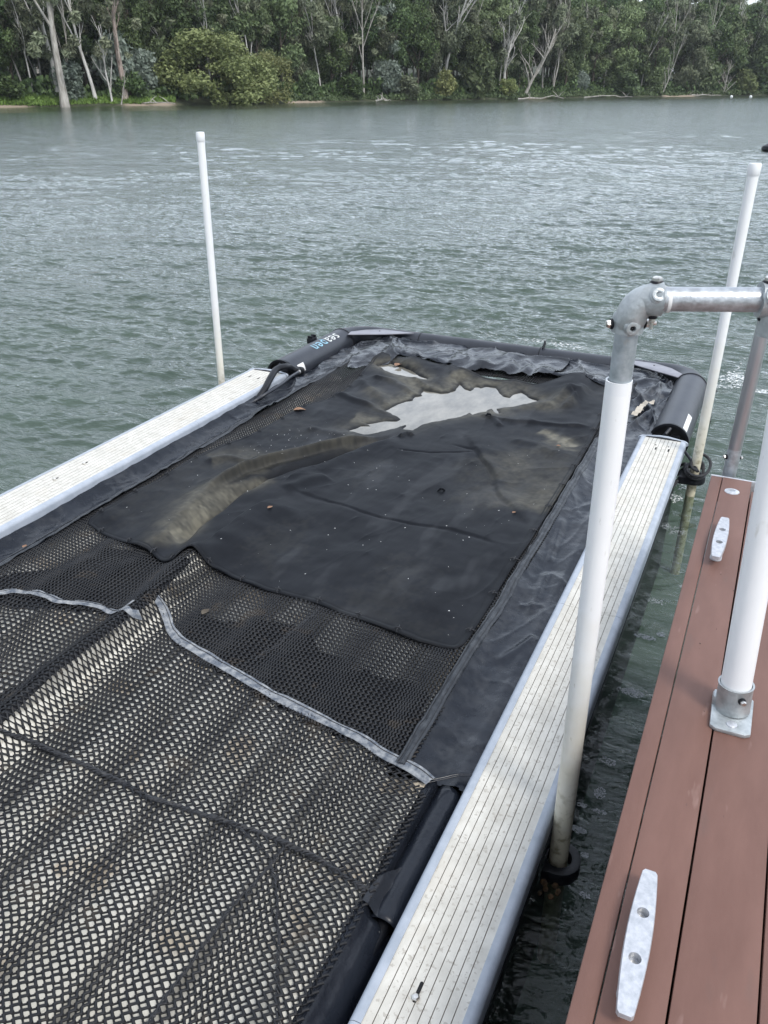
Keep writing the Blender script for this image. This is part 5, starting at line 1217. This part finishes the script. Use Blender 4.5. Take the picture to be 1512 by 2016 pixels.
# ------------------------------------------------------------ the dock
dock = thing('dock', (.5, 2.0, ZD), 'brown painted plank dock along the right side', 'dock')
Y1, Y0 = P(1430, 940, ZD)[1], -2.5
def board(x0, x1, y0, y1, lab=None, z=ZD):
    o = MB().box(((x0 + x1) / 2, (y0 + y1) / 2, z - .016), (x1 - x0, y1 - y0, .032)).build('deck_board', m_deck, dock, bevel=.0022, seg=2)
    if lab: o['label'] = lab
ex = P(1250, 1500, ZD)[0]; s1 = .088; s2 = .2365
MB().box(((ex + .0225), (Y0 + Y1) / 2, ZD - .02), (.045, Y1 - Y0, .038)).build('edge_batten', m_deck, dock, bevel=.004)
board(ex + .0475, s1, Y0, Y1); xx = s1 + .0045; k = 0
while xx < 1.6: board(xx, xx + .1445, Y0, Y1 - (.10 if k == 0 else .06 * (k % 2))); xx += .149; k += 1
MB().box((ex + .012, (Y0 + Y1) / 2, ZD - .135), (.016, Y1 - Y0, .19)).build('fascia', m_deck, dock, bevel=.003)
MB().box(((ex + s1) / 2 + .008, Y1 + .006, ZD - .06), (s1 - ex + .02, .012, .12)).build('end_trim', m_castalu, dock, bevel=.002)
MB().box((.82, Y1 - .1, ZD - .12), (1.5, .04, .16)).build('end_beam', m_deck, dock)
for y in np.arange(-2.2, Y1, .6): MB().box((.75, y, ZD - .09), (1.5, .05, .11)).build('joist', mb_dark, dock)
for y in (-1.6, .45, 2.48): MB().box((.72, y, ZD - .86), (1.50, 1.98, 1.40)).build('float_block', m_blackrub, dock, bevel=.03)  # unseen floats, widened and deepened to keep light out of the gap water
# round cap near the end
p = P(1441, 968, ZD)
cpo = thing('deck_cap', tuple(p), 'round white metal cap set in the far end of the dock', 'cap')
MB().lathe([(.0295, 0), (.0290, .002), (.020, .0055), (.012, .006), (.0115, .0035), (.0005, .0035)], p, n=36).build('flange', m_castalu, cpo, angle=25)
MB().lathe([(.011, 0), (.011, .001), (.0005, .0012)], p + np.array([0, 0, .0036]), n=20).build('plug', m_galv, cpo)
# cleats
def cleat(a_px, b_px, label, ht=.048, holes=(.33, .645), wm=.034):
    pa, pb = P(*a_px, ZD + ht), P(*b_px, ZD + ht); ax = pb - pa; ln = np.linalg.norm(ax); ax /= ln; sd = np.array([ax[1], -ax[0], 0]); mid = (pa + pb) / 2
    t = thing('cleat', (mid[0], mid[1], ZD), label, 'cleat', 'cleats on the dock edge')
    n = 44; prof = []
    def half(u): return .0145 + (wm / 2 + .0035 - .0145 + .004) * math.sin(math.pi * u) ** .9
    us = np.linspace(0, 1, n); top = []; V = []; Fc_ = []
    hol = [(h_, .0120) for h_ in holes]
    # body as a bmesh solid with two real bores cut by ring bridging
    bm = bmesh.new(); zt = ZD + ht; zb = lambda u: zt - (.012 + .0125 * math.sin(math.pi * u))
    outl = [(u, -half(u)) for u in us] + [(u, half(u)) for u in us[::-1]]
    # round the ends
    outl[0] = (.006, -half(0) * .75); outl[n - 1] = (.994, -half(1) * .75); outl[n] = (.994, half(1) * .75); outl[-1] = (.006, half(0) * .75)
    def wp(u, s_, z): q = pa + ax * (u * ln) + sd * s_; return Vector((q[0], q[1], z))
    rings = []
    for z_off, sc_ in ((0, .93), (-.0025, 1.0), (-1, 1.0)):
        rings.append([bm.verts.new(wp(u, s_ * sc_, (zt + z_off) if z_off > -1 else zb(u))) for u, s_ in outl])
    N_ = len(outl)
    for r0_, r1_ in zip(rings[:-1], rings[1:]):
        for i in range(N_): bm.faces.new((r0_[i], r0_[(i + 1) % N_], r1_[(i + 1) % N_], r1_[i]))
    bores = []
    for h_, rh in hol:
        top_ = [bm.verts.new(wp(h_ + rh * math.cos(a) / ln, rh * math.sin(a), zt)) for a in np.linspace(0, 2 * math.pi, 24, endpoint=False)]
        bot_ = [bm.verts.new(v_.co - Vector((0, 0, .0232))) for v_ in top_]
        for i in range(24): bm.faces.new((top_[i], bot_[i], bot_[(i + 1) % 24], top_[(i + 1) % 24]))
        bm.faces.new(bot_); bores.append(top_)
    te = []
    def edges_of(vs): return [bm.edges.get((vs[i], vs[(i + 1) % len(vs)])) or bm.edges.new((vs[i], vs[(i + 1) % len(vs)])) for i in range(len(vs))]
    te = edges_of(rings[0]); 
    for b_ in bores: te += edges_of(b_)
    bmesh.ops.triangle_fill(bm, edges=te, use_beauty=True)
    bm.faces.new(rings[-1])
    bmesh.ops.recalc_face_normals(bm, faces=bm.faces)
    me = bpy.data.meshes.new('horn'); bm.to_mesh(me); bm.free(); me.polygons.foreach_set('use_smooth', np.full(len(me.polygons), True)); me.set_sharp_from_angle(angle=R(40)); link('horn', me, m_castalu, t)
    # low base the horn stands on
    q0, q1 = pa + ax * ln * .22, pa + ax * ln * .80; poly = []
    for k in range(10): a = math.pi / 2 + math.pi * k / 9; poly.append((q0 + ax * math.cos(a) * .018 + sd * math.sin(a) * .020)[:2])
    for k in range(10): a = -math.pi / 2 + math.pi * k / 9; poly.append((q1 + ax * math.cos(a) * .018 + sd * math.sin(a) * .020)[:2])
    MB().prism([tuple(p_) for p_ in poly], ZD, ZD + .007).build('base', m_castalu, t, bevel=.002)
    for u0, u1 in ((.24, .42), (.58, .78)):
        c0_, c1_ = pa + ax * ln * u0, pa + ax * ln * u1; pl = []
        for k in range(8): a = math.pi / 2 + math.pi * k / 7; pl.append((c0_ + ax * math.cos(a) * .010 + sd * math.sin(a) * .014)[:2])
        for k in range(8): a = -math.pi / 2 + math.pi * k / 7; pl.append((c1_ + ax * math.cos(a) * .010 + sd * math.sin(a) * .014)[:2])
        MB().prism([tuple(p_) for p_ in pl], ZD + .006, zt - .0235).build('foot', m_castalu, t, bevel=.002)
    for h_, rh in hol:
        c_ = pa + ax * ln * h_; MB().lathe([(.0086, 0), (.0086, .003), (.0075, .005), (.0005, .0055)], (c_[0], c_[1], zt - .0225), n=18).build('bolt', m_steelbolt, t)
cleat((1281, 1712), (1230, 2000), 'nearest white metal cleat with two bolt holes')
cleat((1428, 1018), (1409, 1096), 'farther small white cleat beside the round cap', ht=.045)
# paint nicks and knots are part of the boards; a few stray chips
# ------------------------------------------------------------ small litter
def leaf(px, py, fn, label, sz=.03, col=m_leaf, rot=0., lift=.004, curl=.5, p=None):
    c = surf(px, py, fn, lift) if p is None else np.array(p); n = 9; V = []; 
    for i in range(n):
        t_ = i / (n - 1); w_ = .32 * math.sin(math.pi * t_ ** .8) * sz + .0003
        for s_ in (-1, 0, 1):
            x, y, z = (t_ - .5) * sz, s_ * w_, abs(s_) * w_ * curl + curl * sz * .4 * (t_ - .5) ** 2
            V.append(c + np.array([x * math.cos(rot) - y * math.sin(rot), x * math.sin(rot) + y * math.cos(rot), z]))
    Fq = [(3 * i + k, 3 * i + k + 1, 3 * i + k + 4, 3 * i + k + 3) for i in range(n - 1) for k in (0, 1)]
    me = mesh_np('dry_leaf', V, Fq); o = link('dry_leaf', me, col, None, c); tag(o, label, 'leaf'); return o
leaf(590, 808, Hn, 'brown dry leaf caught between net and sheet near the hoses', .09, rot=.5, lift=.02)
leaf(532, 999, Hc, 'small pinkish leaf on the left middle of the black sheet', .035, rot=1.2)
leaf(49, 1076, Hv, 'small brown leaf on the black border at the left edge', .035, rot=2.)
leaf(1100, 878, Hc, 'brown curled leaf on the right part of the black sheet', .03, rot=.2)
leaf(1012, 1009, Hc, 'tan leaf fragment on the silt patch', .025, rot=.9)
leaf(784, 719, Hc, 'curved tan husk at the back left of the black sheet', .09, rot=1.4, lift=.012)
nl = surf(1131, 1372); pL = PF(1131, 1368, 1.845) + toward * (RS + .003)
leaf(0, 0, None, 'brown leaf scrap stuck on the white sleeve of the handrail', .030, rot=1.0, p=pL, curl=.9)
o = patch([(1245, 806), (1262, 788), (1288, 782), (1292, 787), (1268, 798), (1252, 812)], 'bark_chip', M('cream_bark', (.42, .37, .30), (.55, .50, .42), rough=.8, scale=30), None, .022, .012, .3, Hv)
tag(o, 'cream strip of bark lying on the crumpled vinyl at the back right', 'bark')
o = leaf(405, 1205, Hn, 'thin grey twig standing in the net right of the ridge', .05, col=mb_dark, rot=1.5, lift=.012)
# flecks: tiny pale bits scattered on the sheet
def flecks(name, n, region, fn, size, m, lab, seed, off=.0025):
    rs = np.random.default_rng(seed); V = []; Q = []
    poly = PP(region, .3); xs_ = [p[0] for p in poly]; ys_ = [p[1] for p in poly]; k = 0
    while k < n:
        x, y = rs.uniform(min(xs_), max(xs_)), rs.uniform(min(ys_), max(ys_))
        if sdf(np.array([x]), np.array([y]), poly)[0] > 0: continue
        s_ = size * rs.uniform(.4, 1.5); a = rs.random() * 6.28; z = float(fn(x, y)) + off; asp = rs.uniform(.3, 1)
        for dx, dy in ((-1, -.6), (1, -1), (.8, 1), (-1, .7)):
            X_, Y_ = dx * s_, dy * s_ * asp; V.append((x + X_ * math.cos(a) - Y_ * math.sin(a), y + X_ * math.sin(a) + Y_ * math.cos(a), z))
        Q.append((4 * k, 4 * k + 1, 4 * k + 2, 4 * k + 3)); k += 1
    me = mesh_np(name, V, Q, smooth=False); o = link(name, me, m, None, V[0]); tag(o, lab, 'litter', kind='stuff'); return o
flecks('litter_specks', 95, [(200, 1030), (380, 905), (520, 855), (650, 810), (700, 860), (900, 850), (1150, 860), (1030, 1080), (890, 1260), (450, 1110)], Hc, .0024, m_wlabel, 'tiny pale specks of litter scattered over the black sheet', 5)
flecks('litter_specks', 40, [(450, 880), (600, 830), (680, 850), (540, 895)], Hc, .0022, m_wlabel, 'pale specks of litter gathered beside the silted fold', 6)
flecks('paint_specks', 26, [(1440, 1180), (1512, 1180), (1512, 1260), (1440, 1260)], lambda x, y: ZD, .0012, m_wlabel, 'white paint specks on the brown boards behind the sleeved post', 7, .001)
flecks('board_dents', 14, [(1330, 1200), (1430, 1200), (1480, 1900), (1300, 1900)], lambda x, y: ZD, .0026, m_dark, 'dark dents scattered over the brown boards', 17, .001)
# ------------------------------------------------------------ foam
def foam(spots, name, lab, m, seed):
    rs = np.random.default_rng(seed); V = []; F_ = []; k = 0
    for (px, py, n, rx, ry, s0, zz) in spots:
        c = P(px, py, 0)
        for _ in range(n):
            a = rs.random() * 6.28; u_ = rs.random() ** .6; x = c[0] + rx * u_ * math.cos(a); y = c[1] + ry * u_ * math.sin(a); s_ = s0 * rs.uniform(.35, 1.3); z = rs.random() ** 3 * zz + .012 + (.006 if zz < .05 else .012)
            for j in range(6): V.append((x + s_ * math.cos(j * 1.047), y + s_ * math.sin(j * 1.047) * rs.uniform(.5, 1), z + .15 * s_ * rs.random()))
            F_.append(tuple(range(k, k + 6))); k += 6
    me = bpy.data.meshes.new(name); me.from_pydata(V, [], F_); o = link(name, me, m, None, V[0]); tag(o, lab, 'foam', kind='stuff')
foam([(1447, 756, 230, .14, .20, .010, .07), (1448, 745, 40, .05, .05, .007, .18), (1498, 775, 50, .08, .05, .010, .02), (1422, 765, 30, .08, .05, .008, .02)], 'splash_foam', 'white splashing foam beside the aluminium post', m_foam, 3)
foam([(1100, 682, 90, .30, .07, .009, .03), (1060, 676, 40, .25, .05, .007, .03), (985, 666, 20, .3, .04, .007, .02), (1150, 692, 30, .3, .04, .007, .02)], 'wash_foam', 'thin line of foam washing along the back tube', m_foam, 4)
blobs = [(1245, 1370, 260, .045, .03, .0035, 0), (1268, 1260, 200, .05, .02, .0035, 0), (1300, 1255, 90, .02, .02, .0035, 0), (1225, 1365, 60, .03, .02, .003, 0), (1137, 1640, 190, .030, .016, .003, 0), (1180, 1568, 130, .022, .03, .003, 0), (1195, 1505, 120, .035, .02, .003, 0),
         (1145, 1592, 60, .02, .012, .003, 0), (1180, 1605, 70, .03, .01, .003, 0), (1150, 1690, 40, .015, .01, .003, 0), (1150, 1770, 50, .02, .012, .003, 0), (1290, 1190, 80, .05, .03, .004, 0), (1330, 1050, 80, .06, .06, .004, 0), (1310, 1040, 50, .03, .04, .004, 0), (1350, 1160, 50, .04, .03, .004, 0)]
foam(blobs, 'surface_foam', 'thin grey foam patches floating in the gap beside the dock', m_foamdim, 6)
foam([(1345, 960, 60, .05, .10, .006, .01), (1330, 985, 40, .04, .08, .006, .01)], 'pole_foam', 'small foam around the foot of the rope wrapped pole', m_foam, 8)
bpy.context.view_layer.update()

# ============================================================ HAZE (slight, towards the far bank)
hz = MB().box((-60, 170, 14.5), (620, 640, 34)); m_h = bpy.data.materials.new('thin_air_haze'); m_h.use_nodes = True
N = m_h.node_tree.nodes; N.remove(N['Principled BSDF']); v_ = N.new('ShaderNodeVolumePrincipled'); v_.inputs['Density'].default_value = .00016; v_.inputs['Color'].default_value = (.86, .91, .96, 1)
m_h.node_tree.links.new(v_.outputs[0], N['Material Output'].inputs['Volume']); tag(hz.build('haze', m_h, smooth=False), kind='stuff')
bpy.context.view_layer.update()
